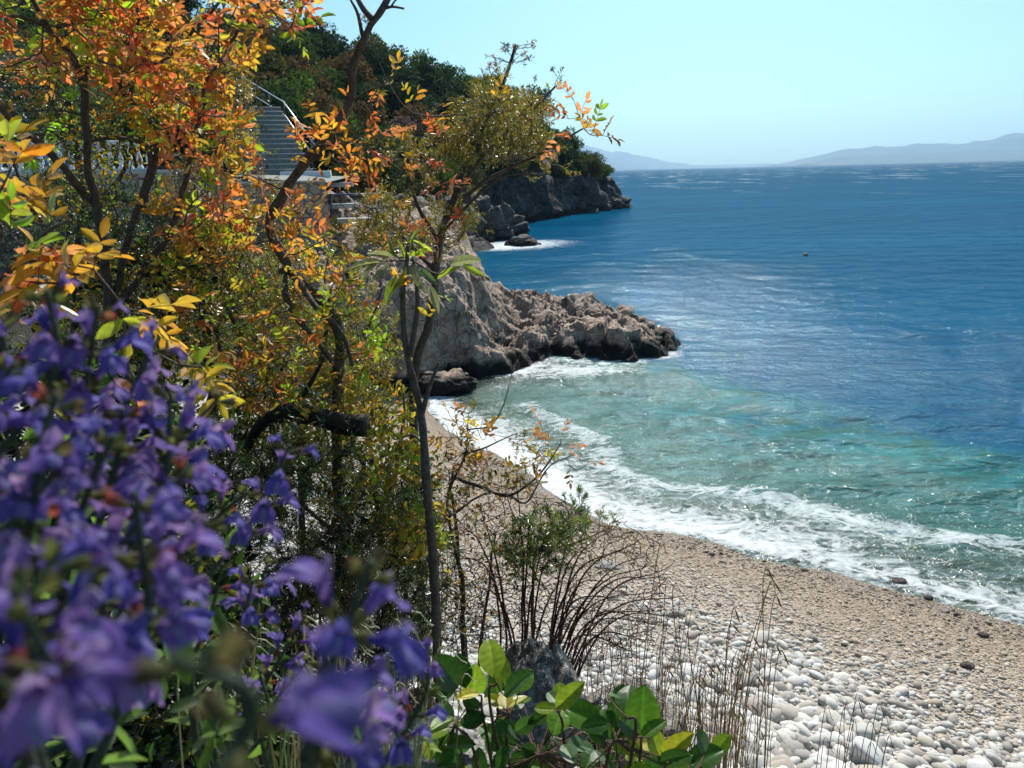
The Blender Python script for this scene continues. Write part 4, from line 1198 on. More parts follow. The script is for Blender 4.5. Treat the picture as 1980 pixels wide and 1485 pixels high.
# ---- A: orange shrub at the upper left
def shrub_orange():
    sk = Skel(.02); f = Acc()
    b = root_at(P3(230, 900, 2.6)); sk.base = b
    c0 = P3(215, 620, 2.45)
    sk.stem([b, P3(225, 800, 2.5), c0], .022, .017)
    sk.stem([c0, P3(185, 420, 2.3), P3(165, 250, 2.2), P3(150, 130, 2.1), P3(90, 60, 2.0), P3(50, -30, 1.9)], .015, .005, knots=.3)
    sk.stem([P3(165, 250, 2.2), P3(165, 120, 2.2), P3(175, 40, 2.2), P3(150, -40, 2.2)], .008, .004)
    sk.stem([P3(180, 400, 2.3), P3(90, 290, 2.1), P3(30, 240, 2.0), P3(-40, 150, 1.9)], .011, .006, knots=.3)
    sk.stem([c0, P3(250, 440, 2.4), P3(290, 300, 2.4), P3(225, 265, 2.35), P3(175, 272, 2.3)], .012, .006)
    sk.stem([P3(270, 400, 2.4), P3(300, 275, 2.4), P3(225, 160, 2.3), P3(290, 125, 2.3), P3(345, 95, 2.25), P3(420, 10, 2.2)], .010, .004)
    sk.stem([P3(225, 185, 2.3), P3(222, 140, 2.2), P3(270, 60, 2.1), P3(260, -20, 2.1)], .007, .004)
    sk.stem([c0, P3(330, 440, 2.5), P3(370, 300, 2.5), P3(400, 190, 2.4), P3(440, 90, 2.3), P3(480, 0, 2.3)], .011, .004)
    sk.stem([P3(90, 60, 2.0), P3(30, 35, 1.9), P3(-30, 60, 1.8)], .006, .003)
    sk.stem([P3(105, 50, 2.1), P3(170, 40, 2.1), P3(215, 22, 2.1)], .006, .003)
    def col(t):
        # each spray takes orange, gold
        r = rng.random()
        P = ORANGE if r < .38 else GOLD if r < .72 else REDOR if r < .82 else LIME
        return np.array(P[rng.integers(0, len(P))])
    top = [(-60, -60), (600, -60), (575, 60), (490, 90), (480, 140), (400, 150), (330, 110), (250, 150), (150, 130), (60, 140), (-60, 170)]
    t1 = sample_poly(top, 420, 1.75, 2.6, .5, 1)
    mid = [(-60, 170), (150, 110), (330, 80), (430, 150), (455, 220), (470, 330), (460, 460), (300, 480), (330, 300), (200, 180), (60, 220), (-60, 230)]
    t2 = sample_poly(mid, 210, 2.0, 2.8, .8, 2)
    tl = sk.reach(np.vstack([t1, t2]), .005, .0014)
    pinnate(f, sk.acc, tl, col, .07, .033, 3, .44, per=1)
    pinnate(f, sk.acc, tl[::2], col, .06, .028, 3, .44)
    t3 = sample_poly([(90, 200), (300, 160), (330, 300), (280, 470), (100, 470), (60, 330)], 120, 2.2, 2.9, .5, 3)
    tl = sk.reach(t3, .004, .0012); leaves(f, tl, one(GOLD, LIME, OLIVE), 7, .022)
    finish('orange_leaf_shrub', 'tall shrub with orange and gold feathered leaves filling the upper left corner', 'shrub', sk, f)
shrub_orange()

# ---- near sprays of the left edge
def shrub_left_edge():
    sk = Skel(.006); f = Acc(); b = root_at(P3(-260, 1100, 1.3)); sk.base = b
    sk.stem([b, P3(-200, 800, 1.2), P3(-120, 620, 1.15), P3(-40, 480, 1.1), P3(-60, 330, 1.1)], .011, .004)
    sk.stem([P3(-120, 620, 1.15), P3(20, 520, 1.1), P3(90, 455, 1.05), P3(140, 430, 1.05)], .005, .002)
    spots = [(-30, 300), (20, 330), (10, 370), (40, 400), (0, 420), (60, 430), (100, 430), (20, 450), (-20, 470), (80, 470), (120, 480), (20, 500), (60, 505), (110, 520), (150, 535), (0, 535), (60, 545), (180, 520), (-20, 390), (-20, 340), (235, 590), (265, 600), (390, 710), (345, 705), (250, 735)]
    tg = np.array([P3(x, y, .95 + .25 * rng.random()) for x, y in spots])
    tl = sk.reach(tg, .003, .0012)
    pinnate(f, sk.acc, tl, one(ORANGE, GOLD, GOLD, ORANGE, GOLD, LIME), .055, .034, 3, .42, per=2)
    finish('gold_leaf_shrub', 'near shrub at the left edge with large gold leaflets just above the purple flowers', 'shrub', sk, f)
shrub_left_edge()

# ---- B: tree with the bold bare curved limb
def tree_limb():
    sk = Skel(.008); f = Acc()
    b = root_at(P3(640, 1050, 2.75)); sk.base = b
    main = [b, P3(650, 820, 2.6), P3(655, 640, 2.5), P3(560, 515, 2.4), P3(522, 440, 2.35), P3(548, 375, 2.3), P3(590, 312, 2.25), P3(640, 252, 2.2), P3(678, 195, 2.2), P3(686, 120, 2.15), P3(712, 55, 2.1), P3(752, -2, 2.1), P3(770, -50, 2.1)]
    sk.stem(main[:4], .019, .017, knots=.35); sk.stem(main[3:7], .0165, .014, knots=.3); sk.stem(main[6:], .014, .0075, knots=.3)
    sk.stem([P3(735, 20, 2.1), P3(757, 14, 2.1), P3(782, 17, 2.1)], .005, .003, sides=5)
    sk.stem([P3(757, 14, 2.1), P3(764, 4, 2.1), P3(770, -2, 2.1)], .003, .002, sides=5)
    sk.stem([P3(722, 40, 2.1), P3(705, 20, 2.1), P3(690, -10, 2.1)], .010, .006)
    sk.stem([P3(700, 66, 2.1), P3(692, 25, 2.1), P3(680, 0, 2.1)], .006, .003)
    sk.stem([P3(560, 515, 2.4), P3(610, 590, 2.3), P3(660, 640, 2.3), P3(690, 730, 2.3)], .011, .005)
    sk.stem([P3(548, 520, 2.4), P3(560, 590, 2.4), P3(640, 700, 2.4)], .013, .008)
    sk.stem([P3(590, 312, 2.25), P3(650, 290, 2.2), P3(700, 255, 2.2)], .006, .002)
    sk.stem([P3(678, 195, 2.2), P3(715, 175, 2.15), P3(750, 160, 2.1)], .004, .0015)
    cl = [(590, 270, 20), (630, 240, 30), (650, 270, 38), (690, 280, 30), (640, 310, 34), (680, 320, 24), (600, 300, 22), (735, 175, 18), (725, 200, 12), (560, 400, 26), (590, 420, 20), (540, 470, 26), (570, 500, 26), (480, 330, 20), (470, 290, 14), (450, 250, 20),
          (430, 330, 22), (640, 260, 26), (500, 350, 12)]
    tg = []
    for x, y, r in cl:
        for _ in range(max(2, r // 5)): tg.append(P3(x + rng.normal() * r * .6, y + rng.normal() * r * .6, 2.05 + .25 * rng.random()))
    tl = sk.reach(np.array(tg), .003, .001)
    pinnate(f, sk.acc, tl, one(ORANGE, GOLD, ORANGE), .05, .027, 3, .42, per=1)
    low = [(380, 420), (520, 400), (640, 440), (700, 560), (720, 700), (600, 800), (450, 760), (360, 640), (330, 520)]
    tl = sk.reach(sample_poly(low, 430, 2.1, 2.9, .8, 5), .004, .001)
    pinnate(f, sk.acc, tl, one(GOLD, LIME, GOLD, OLIVE, ORANGE), .05, .027, 3, .45, per=1)
    finish('curved_limb_tree', 'slim tree with one bold bare curving limb and bunches of orange leaves against the stairs', 'tree', sk, f)
tree_limb()

# ---- C: feathery olive shrub leaning over the water
def shrub_feather(name, label, stems, poly_spec, pal, seed, base, L=.08, extra_tufts=(), leafy=()):
    sk = Skel(.008); f = Acc(); sk.base = base
    for pts, r0, r1 in stems: sk.stem(pts, r0, r1, knots=.15)
    for poly, n, d0, d1, cl in poly_spec:
        tl = sk.reach(sample_poly(poly, n, d0, d1, cl, seed), .003, .0009)
        feather(f, sk.acc, tl, pal, L)
    for (x, y, d, k, pl, LL) in extra_tufts:
        tg = np.array([P3(x + rng.normal() * 9, y + rng.normal() * 12, d + rng.normal() * .03) for _ in range(k)])
        tl = sk.reach(tg, .002, .0008); feather(f, sk.acc, tl, pl, LL, br=9, sub=5, leaf=.008)
    for (x, y, d, pl, LL, lf, per) in leafy:
        p = P3(x, y, d); tl = sk.reach(np.array([p]), .002, .0008); pinnate(f, sk.acc, tl, pl, LL, lf, 3, .42, per=per)
    return finish(name, label, 'shrub', sk, f, 'needle')
bC = root_at(P3(800, 1000, 2.9))
shrub_feather('feathery_shrub', 'feathery olive brown shrub whose long branch tips lean out against the sky and the headland', [
    ([bC, P3(800, 800, 2.7), P3(830, 620, 2.6), P3(850, 470, 2.5), P3(862, 420, 2.5)], .018, .011),
    ([P3(862, 420, 2.5), P3(905, 310, 2.45), P3(945, 220, 2.4), P3(985, 120, 2.4), P3(997, 88, 2.4)], .010, .0035),
    ([P3(862, 420, 2.5), P3(900, 350, 2.45), P3(975, 260, 2.4), P3(1035, 205, 2.4), P3(1072, 165, 2.4)], .009, .003),
    ([P3(858, 430, 2.5), P3(925, 360, 2.4), P3(1000, 320, 2.35), P3(1090, 270, 2.3), P3(1140, 240, 2.3)], .008, .002),
    ([P3(850, 470, 2.5), P3(800, 380, 2.5), P3(790, 300, 2.5)], .008, .004),
    ([P3(855, 450, 2.5), P3(960, 350, 2.4), P3(1060, 335, 2.35)], .006, .003),
    ([P3(840, 520, 2.6), P3(760, 440, 2.6), P3(680, 400, 2.6)], .008, .003)],
    [([(850, 300), (900, 220), (950, 160), (975, 165), (985, 220), (1040, 195), (1075, 205), (1060, 260), (1120, 260), (1090, 330), (1060, 350), (1040, 395), (1010, 350), (960, 360), (900, 400), (860, 420), (830, 380)], 330, 2.2, 2.75, 1.6),
     ([(700, 420), (740, 300), (800, 280), (850, 330), (860, 420), (920, 400), (890, 470), (800, 500), (700, 470)], 230, 2.35, 2.8, 1.2),
     ([(840, 260), (900, 250), (930, 300), (860, 320)], 60, 2.3, 2.5, .2)],
    one(MUST, MUST, OLIVE), 11, bC, .065,
    extra_tufts=[(995, 105, 2.4, 7, one(DARKG, BROWN), .045), (965, 125, 2.4, 5, one(DARKG, BROWN), .04), (1015, 95, 2.4, 4, one(BROWN, OLIVE), .04), (1075, 165, 2.4, 4, one(LIME, GREEN), .04), (700, 50, 2.1, 2, one(BROWN), .04)],
    leafy=[(x, y, 2.25, pl, .05, .026, 2) for x, y, pl in [(800, 205, one(GOLD)), (870, 205, one(GOLD)), (815, 240, one(ORANGE)), (790, 255, one(ORANGE)), (850, 270, one(REDOR)), (965, 200, one(GOLD)), (1110, 195, one(GOLD, ORANGE)),
           (1120, 225, one(ORANGE)), (1085, 270, one(ORANGE)), (1130, 250, one(GOLD)), (1165, 262, one(BROWN, ORANGE)), (1150, 245, one(GOLD, LIME)), (1075, 280, one(BROWN)), (740, 300, one(REDOR)), (780, 330, one(REDOR, GOLD)), (800, 310, one(GOLD)), (820, 310, one(REDOR)),
           (860, 350, one(REDOR)), (870, 365, one(ORANGE)), (900, 435, one(REDOR)), (855, 475, one(REDOR)), (835, 500, one(REDOR)), (740, 350, one(ORANGE)), (640, 375, one(ORANGE)), (740, 265, one(BROWN)), (1100, 230, one(ORANGE)), (700, 395, one(GOLD)), (760, 400, one(GOLD)), (800, 460, one(ORANGE, REDOR)), (760, 470, one(ORANGE, GOLD))]])

bD = root_at(P3(560, 1050, 3.0))
shrub_feather('feathery_shrub', 'low mustard coloured feathery shrub in the thicket left of the slim trunk', [
    ([bD, P3(580, 850, 2.8), P3(620, 700, 2.7), P3(640, 560, 2.7)], .014, .006),
    ([P3(580, 850, 2.8), P3(500, 700, 2.8), P3(430, 580, 2.8), P3(400, 480, 2.8)], .012, .005),
    ([P3(620, 700, 2.7), P3(700, 650, 2.7), P3(740, 560, 2.7)], .008, .003)],
    [([(420, 500), (520, 480), (640, 480), (730, 560), (760, 700), (700, 800), (560, 830), (450, 760), (400, 620)], 650, 2.5, 3.1, .9)],
    one(MUST, OLIVE, LIME), 12, bD, .07)

bE = root_at(P3(130, 900, 3.1))
shrub_feather('juniper_bush', 'dark green juniper like bush in front of the white balusters', [
    ([bE, P3(150, 700, 2.9), P3(150, 500, 2.8), P3(160, 350, 2.8), P3(130, 180, 2.8)], .02, .006),
    ([P3(150, 500, 2.8), P3(60, 400, 2.8), P3(20, 300, 2.8)], .012, .004), ([P3(150, 450, 2.8), P3(240, 330, 2.8), P3(260, 200, 2.8)], .010, .004)],
    [([(0, 140), (60, 90), (200, 110), (240, 200), (210, 250), (60, 260), (0, 230)], 250, 2.6, 3.1, .6),
     ([(0, 260), (50, 230), (230, 240), (220, 330), (160, 360), (140, 310), (60, 300)], 60, 2.6, 3.1, .8),
     ([(-40, 400), (60, 350), (150, 360), (230, 370), (330, 420), (300, 560), (350, 700), (200, 700), (-40, 600)], 620, 2.5, 3.3, .6)],
    one(GREEN, DARKG, GREEN), 13, bE, .085,
    leafy=[(x, y, 2.4, one([(.22, .45, .03), (.30, .52, .05)]), .05, .026, 2) for x, y in [(60, 265), (85, 255), (95, 275), (115, 262), (75, 290), (130, 200), (110, 285), (160, 265), (240, 265)]])

bE2 = root_at(P3(420, 950, 3.3))
shrub_feather('juniper_bush', 'dark bush of fine olive needles hiding the middle of the stone wall', [
    ([bE2, P3(410, 750, 3.0), P3(400, 560, 2.9), P3(430, 380, 2.9), P3(410, 250, 2.9)], .02, .006),
    ([P3(400, 560, 2.9), P3(320, 450, 2.9), P3(300, 350, 2.9)], .012, .004), ([P3(410, 600, 2.9), P3(480, 470, 2.9), P3(470, 380, 2.9)], .010, .004)],
    [([(290, 130), (440, 110), (480, 200), (500, 290), (440, 330), (330, 260)], 260, 2.7, 3.1, .6),
     ([(350, 330), (500, 330), (540, 420), (520, 560), (380, 600), (280, 520), (300, 420)], 420, 2.7, 3.2, .7)],
    one(OLIVE, MUST, DARKG, BROWN), 14, bE2, .08)

# ---- thicket under everything, left and centre: dark twigs with small leaves
def thicket(name, label, polys, stems, pal, seed, base, n, leaf=.017, twig_r=.0028, per=5, dens=.5, needle=False):
    sk = Skel(.015); f = Acc(); sk.base = base
    for pts, r0, r1 in stems: sk.stem(pts, r0, r1, knots=.2)
    for poly, k, d0, d1 in polys:
        tl = sk.reach(sample_poly(poly, k, d0, d1, dens, seed), twig_r * 1.4, .0008, sides=3)
        if needle: feather(f, sk.acc, tl, pal, .09, br=13, sub=6, leaf=.016, width=.16)
        else: leaves(f, tl, pal, per, leaf)
    return finish(name, label, 'shrub', sk, f, 'needle' if needle else 'leaf')
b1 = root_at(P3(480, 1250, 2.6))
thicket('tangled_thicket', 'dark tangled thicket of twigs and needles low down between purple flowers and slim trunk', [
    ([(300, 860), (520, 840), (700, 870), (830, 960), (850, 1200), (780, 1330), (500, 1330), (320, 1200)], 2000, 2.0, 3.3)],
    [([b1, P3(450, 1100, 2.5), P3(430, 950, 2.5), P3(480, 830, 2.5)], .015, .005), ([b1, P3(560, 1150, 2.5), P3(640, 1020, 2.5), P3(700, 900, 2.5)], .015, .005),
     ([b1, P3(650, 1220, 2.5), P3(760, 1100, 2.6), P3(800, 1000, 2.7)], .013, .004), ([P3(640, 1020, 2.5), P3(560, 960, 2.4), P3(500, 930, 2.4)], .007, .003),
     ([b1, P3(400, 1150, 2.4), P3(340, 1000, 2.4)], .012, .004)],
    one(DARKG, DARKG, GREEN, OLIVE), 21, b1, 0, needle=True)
b2 = root_at(P3(300, 1000, 3.0))
thicket('tangled_thicket', 'brown and yellow thicket of fine twigs behind the purple flowers', [
    ([(150, 480), (420, 470), (560, 640), (620, 760), (520, 860), (380, 850), (200, 850), (60, 760), (60, 600)], 1700, 2.4, 3.4)],
    [([b2, P3(310, 800, 2.9), P3(250, 640, 2.9), P3(200, 520, 2.9)], .016, .004), ([b2, P3(400, 820, 2.9), P3(430, 700, 2.8), P3(400, 560, 2.8)], .015, .004),
     ([P3(400, 820, 2.9), P3(500, 760, 2.7), P3(560, 700, 2.7)], .009, .003), ([P3(310, 800, 2.9), P3(330, 650, 2.8), P3(340, 500, 2.8)], .010, .003)],
    one(GOLD, OLIVE, LIME, BROWN, OLIVE, GREEN, DARKG, DARKG), 22, b2, 0, .026, per=5)
b3 = root_at(P3(740, 1120, 2.8))
thicket('yellow_leaf_shrub', 'shrub of small yellow green leaves around the log and the slim trunk', [
    ([(560, 720), (760, 660), (800, 760), (800, 900), (840, 960), (800, 1040), (640, 1000), (560, 880)], 420, 2.2, 3.0),
    ([(720, 850), (800, 860), (830, 960), (860, 1050), (760, 1080), (700, 960)], 170, 1.9, 2.3)],
    [([b3, P3(730, 1000, 2.6), P3(690, 880, 2.5), P3(640, 780, 2.5)], .010, .004), ([P3(730, 1000, 2.6), P3(770, 880, 2.5), P3(780, 760, 2.5)], .009, .003), ([b3, P3(790, 1030, 2.3), P3(780, 930, 2.1)], .008, .003)],
    one(GOLD, LIME, OLIVE, MUST), 23, b3, 0, .026, per=5)

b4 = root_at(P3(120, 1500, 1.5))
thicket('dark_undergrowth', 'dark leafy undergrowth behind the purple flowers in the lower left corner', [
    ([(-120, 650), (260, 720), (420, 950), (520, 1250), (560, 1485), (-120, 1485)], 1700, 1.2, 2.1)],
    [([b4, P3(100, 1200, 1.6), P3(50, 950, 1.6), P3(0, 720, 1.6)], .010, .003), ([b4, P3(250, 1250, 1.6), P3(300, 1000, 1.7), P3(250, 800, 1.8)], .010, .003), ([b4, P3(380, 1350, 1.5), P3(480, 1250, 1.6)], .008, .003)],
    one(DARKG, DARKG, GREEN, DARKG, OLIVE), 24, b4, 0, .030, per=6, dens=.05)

def fine_leaf():
    rows = []; ys = np.linspace(0, 1, 13)
    prof = np.interp(ys, [0, .06, .15, .3, .5, .7, .85, .95, 1], [.03, .16, .33, .47, .5, .43, .29, .14, .0])
    v = []; 
    for y, w in zip(ys, prof):
        for sx in (-1, -.6, -.15, .0, .15, .6, 1):
            x = sx * w
            z = abs(x) * .14 - .16 * y * y + .015 * math.sin(y * 30) * abs(sx) * .6 - (.012 if sx == 0 else 0)
            v.append((x, y, z))
    return np.array(v), grid_faces(13, 7)
FINE = fine_leaf()
FINE_TC = np.array([[(1.45, 1.35, 1.3) if j == 3 else (1.12, 1.08, 1.0) if (i + (1 if j in (2, 4) else 0)) % 2 == 0 else (.86, .88, .9) if j in (1, 2, 4, 5) else (1.05, .95, .8)][0] for i in range(13) for j in range(7)])

b5 = root_at(P3(900, 1260, 2.7))
thicket('brown_thicket', 'loose brown twiggy thicket between the slim trunk and the green juniper', [
    ([(835, 880), (900, 850), (1000, 930), (1010, 1060), (960, 1250), (840, 1260)], 420, 2.3, 3.0)],
    [([b5, P3(890, 1120, 2.6), P3(870, 1000, 2.6), P3(880, 900, 2.6)], .009, .003), ([b5, P3(940, 1150, 2.7), P3(960, 1030, 2.7)], .008, .003), ([P3(870, 1000, 2.6), P3(930, 960, 2.6), P3(990, 960, 2.6)], .005, .002)],
    one(BROWN, OLIVE, DARKG, BROWN, GOLD), 25, b5, 0, .018, per=2, dens=.5)

# ---- E: the slim sapling in the middle
def sapling():
    sk = Skel(.003); f = Acc(); b = root_at(P3(835, 1180, 1.75)); sk.base = b
    sk.stem([b, P3(838, 1100, 1.7), P3(826, 960, 1.62), P3(820, 860, 1.6), P3(814, 795, 1.6), P3(795, 720, 1.58), P3(783, 650, 1.56), P3(780, 570, 1.55), P3(788, 510, 1.55), P3(790, 475, 1.55)], .0105, .0042, knots=.25)
    sk.stem([P3(816, 800, 1.6), P3(828, 755, 1.58), P3(848, 700, 1.57)], .0065, .003)
    sk.stem([P3(793, 690, 1.56), P3(808, 600, 1.55), P3(805, 540, 1.55), P3(800, 500, 1.55)], .006, .003)
    sk.stem([P3(820, 860, 1.6), P3(800, 840, 1.62), P3(780, 845, 1.64)], .003, .002)
    big = [(a_, b_, 1.5) for a_, b_ in [((745, 508), (668, 507)), ((765, 498), (712, 478)), ((772, 500), (742, 466)), ((780, 500), (776, 462)), ((800, 498), (832, 474)), ((868, 512), (935, 494)), ((895, 512), (932, 532)), ((800, 512), (815, 566)),
            ((785, 515), (764, 566)), ((752, 512), (722, 540)), ((846, 540), (885, 512)), ((830, 552), (848, 600)), ((770, 535), (742, 580)), ((795, 478), (802, 440)), ((812, 520), (842, 548)), ((735, 506), (700, 530))]]
    sk.stem([P3(792, 505, 1.55), P3(765, 505, 1.53), P3(735, 507, 1.5)], .0020, .001, sides=4)
    sk.stem([P3(800, 505, 1.55), P3(850, 530, 1.52), P3(880, 500, 1.5)], .0022, .001, sides=4)
    pal = one([(.13, .22, .04), (.24, .32, .04), (.08, .13, .05), (.20, .22, .12)])
    for (a, c, d) in big:
        A_, C_ = P3(*a, d + .03), P3(*c, d); D = (C_ - A_)[None]; L = np.linalg.norm(D)
        Mx = frames(D, rdir(1) * .8 + np.array([[0, -.4, .7]])) * np.array([L * (.20 + .12 * rng.random()), L, L * 1.5])[None, None]
        f.inst(FINE[0], FINE[1], Mx, A_[None], pal(None)[None], tc=FINE_TC)
    tg = np.array([P3(x, y, 1.55) for x, y in [(805, 470), (770, 500), (820, 620), (760, 640), (830, 570), (790, 560), (720, 640), (740, 620)]])
    tl = sk.reach(tg, .002, .001); pinnate(f, sk.acc, tl, one(LIME, GOLD), .04, .02, 3, .42, per=1)
    finish('sapling', 'slim upright sapling with smooth dark stem and a few long green leaves on top', 'sapling', sk, f)
sapling()

# ---- M: fallen log
def log():
    c0, c1 = P3(515, 802, 2.3), P3(706, 818, 2.2)
    o = empty('dead_log', tuple((c0 + c1) / 2)); tag(o, 'short black dead log lodged across the thicket beside the slim trunk', 'log')
    a = Acc(); L = c1 - c0; n = 36; s = 22
    ax = L / np.linalg.norm(L); u = np.cross(ax, [0, 0, 1.]); u /= np.linalg.norm(u); w = np.cross(u, ax)
    V = []
    for i in range(n):
        t = i / (n - 1); cc = L * (t - .5) + w * .012 * math.sin(t * 5)
        for j in range(s):
            th = j / s * 2 * math.pi
            r = (.024 + .007 * t + .003 * math.sin(th * 3 + t) + .012 * float(fbm(np.array([[math.cos(th) * 4.5, math.sin(th) * 4.5, t * 3.0]]), 4, 640)[0])) * (1 - .5 * max(0, .1 - t) / .1)
            V.append(cc + (u * math.cos(th) + w * math.sin(th)) * r)
    V = np.array(V); q = [(i * s + j, i * s + (j + 1) % s, (i + 1) * s + (j + 1) % s, (i + 1) * s + j) for i in range(n - 1) for j in range(s)]
    V = np.vstack([V, [L * -.5, L * .5]]); t = [((j + 1) % s, j, n * s) for j in range(s)] + [((n - 1) * s + j, (n - 1) * s + (j + 1) % s, n * s + 1) for j in range(s)]
    a.add(V, q, t); a.build('wood', M['log'], o)
    a = Acc(); tube(a, bez([L * -.46, L * -.62 - w * .05, L * -.85 - w * .16], 8), np.linspace(.022, .012, 17), 7); a.build('branch_stub', M['log'], o)
    a = Acc(); tube(a, bez([L * -.3, L * -.05 + w * .09, L * .12 + w * .17], 8), np.linspace(.012, .005, 17), 6); a.build('branch_stub', M['log'], o)
log()

# ---- G: small shrub with yellow brown leaves against the surf
bG = root_at(P3(900, 1130, 2.9))
def shrub_small():
    sk = Skel(.008); f = Acc(); sk.base = bG
    sk.stem([bG, P3(880, 1010, 2.75), P3(870, 950, 2.7), P3(900, 880, 2.65), P3(905, 810, 2.6)], .008, .002)
    sk.stem([P3(875, 920, 2.7), P3(930, 945, 2.65), P3(985, 960, 2.6), P3(1040, 920, 2.6), P3(1085, 855, 2.6)], .008, .002)
    sk.stem([P3(985, 960, 2.6), P3(1020, 970, 2.6), P3(1060, 905, 2.6), P3(1110, 880, 2.6)], .004, .0015)
    sk.stem([P3(900, 880, 2.65), P3(950, 860, 2.6), P3(1000, 840, 2.6)], .004, .0015)
    sk.stem([P3(905, 830, 2.65), P3(960, 810, 2.6), P3(1000, 690, 2.6)], .003, .001)
    tl = sk.reach(sample_poly([(860, 800), (920, 780), (960, 840), (1010, 830), (1060, 850), (1060, 930), (990, 960), (900, 960), (860, 900)], 95, 2.45, 2.8, .4, 31), .002, .0008)
    pinnate(f, sk.acc, tl, one(BROWN, GOLD, OLIVE, BROWN), .05, .021, 3, .45)
    tl = sk.reach(np.array([P3(x, y, 2.6) for x, y in [(1085, 845), (1095, 860), (1110, 880), (1130, 900), (1040, 850), (1100, 900), (1050, 830), (1060, 870), (905, 800)]]), .002, .0008)
    pinnate(f, sk.acc, tl, one(BROWN, GOLD, ORANGE), .055, .022, 3, .42)
    tl = sk.reach(np.array([P3(x, y, 2.6) for x, y in [(1020, 920), (1035, 940), (1010, 940), (1030, 905)]]), .002, .0008); feather(f, sk.acc, tl, one(OLIVE, GREEN), .05)
    finish('brown_leaf_shrub', 'small open shrub with brown and yellow leaflets standing out against the white surf', 'shrub', sk, f)
shrub_small()

# ---- H: bare twig shrub, with green juniper tuft
def bare_twigs():
    b = root_at(P3(1010, 1270, 2.6)); sk = Skel(.008); sk.base = b
    ends = [(1300, 1090), (1330, 1150), (1270, 1140), (1290, 1210), (1260, 1090), (1210, 1060), (1180, 1120), (1320, 1190), (1240, 1230), (1150, 1180), (1100, 1100), (940, 1080), (900, 1130), (1060, 1050), (1240, 1040), (1280, 1110), (1255, 1200), (1265, 1240), (1200, 1010), (1150, 1050), (1090, 990), (1040, 960), (980, 960), (930, 990), (890, 1010), (1290, 1180), (1210, 1150), (1130, 1130), (860, 1060), (1230, 1260), (1280, 1060), (1000, 930), (1140, 1000)]
    for x, y in ends:
        e = P3(x, y, 2.45 + .35 * rng.random()); m = P3(1010 + (x - 1010) * .45 + rng.normal() * 12, 1260 + (y - 1260) * .55 + rng.normal() * 10, 2.55)
        s = b + np.array([rng.normal() * .06, rng.normal() * .05, 0]); sk.stem([s, m, e], .0055, .0013, sides=5)
    tg = sample_poly([(860, 1000), (1000, 930), (1130, 980), (1250, 1030), (1290, 1120), (1290, 1220), (1200, 1290), (1060, 1290), (900, 1240), (840, 1120)], 1500, 2.35, 2.85, .2, 41)
    sk.reach(tg, .0026, .0011, maxd=.35, bend=-.1, sides=3)
    tg = sample_poly([(840, 1050), (960, 1100), (1120, 1150), (1240, 1190), (1200, 1290), (1060, 1290), (900, 1240)], 450, 2.35, 2.85, .2, 43)
    sk.reach(tg, .0026, .0011, maxd=.35, bend=-.1, sides=3)
    f = Acc()
    tl = sk.reach(np.array([P3(x, y, 2.6) for x, y in [(1180, 1010), (1215, 1030), (1230, 1045), (1090, 985)]]), .002, .001); leaves(f, tl, one(BROWN, OLIVE), 5, .014)
    finish('bare_twig_shrub', 'leafless reddish brown twiggy shrub spreading over the pale shingle', 'shrub', sk, f, bark='twig')
    sk = Skel(.006); f = Acc(); bb = root_at(P3(1030, 1200, 2.6)); sk.base = bb
    sk.stem([bb, P3(1030, 1120, 2.5), P3(1060, 1060, 2.5), P3(1115, 975, 2.5)], .007, .002); sk.stem([P3(1035, 1110, 2.5), P3(1000, 1060, 2.5), P3(975, 1030, 2.5)], .004, .002)
    sk.stem([P3(1060, 1060, 2.5), P3(1110, 1050, 2.5), P3(1180, 1020, 2.5)], .003, .0015)
    tl = sk.reach(sample_poly([(960, 1060), (1000, 1010), (1080, 990), (1115, 950), (1140, 990), (1120, 1060), (1080, 1100), (1000, 1110)], 190, 2.35, 2.6, .2, 42), .002, .0008)
    feather(f, sk.acc, tl, one([(.16, .24, .03), (.10, .16, .03), (.22, .26, .05), (.05, .08, .02)]), .05, br=12, sub=7, leaf=.012, width=.16)
    tl = sk.reach(np.array([P3(1180 + rng.normal() * 12, 1012 + rng.normal() * 10, 2.5) for _ in range(12)]), .002, .0008); feather(f, sk.acc, tl, one(OLIVE, BROWN), .035, br=8, sub=5, leaf=.010, width=.16)
    finish('juniper_shrub', 'small bright green prickly juniper rising among the bare twigs', 'shrub', sk, f, 'needle', 'twig')
bare_twigs()

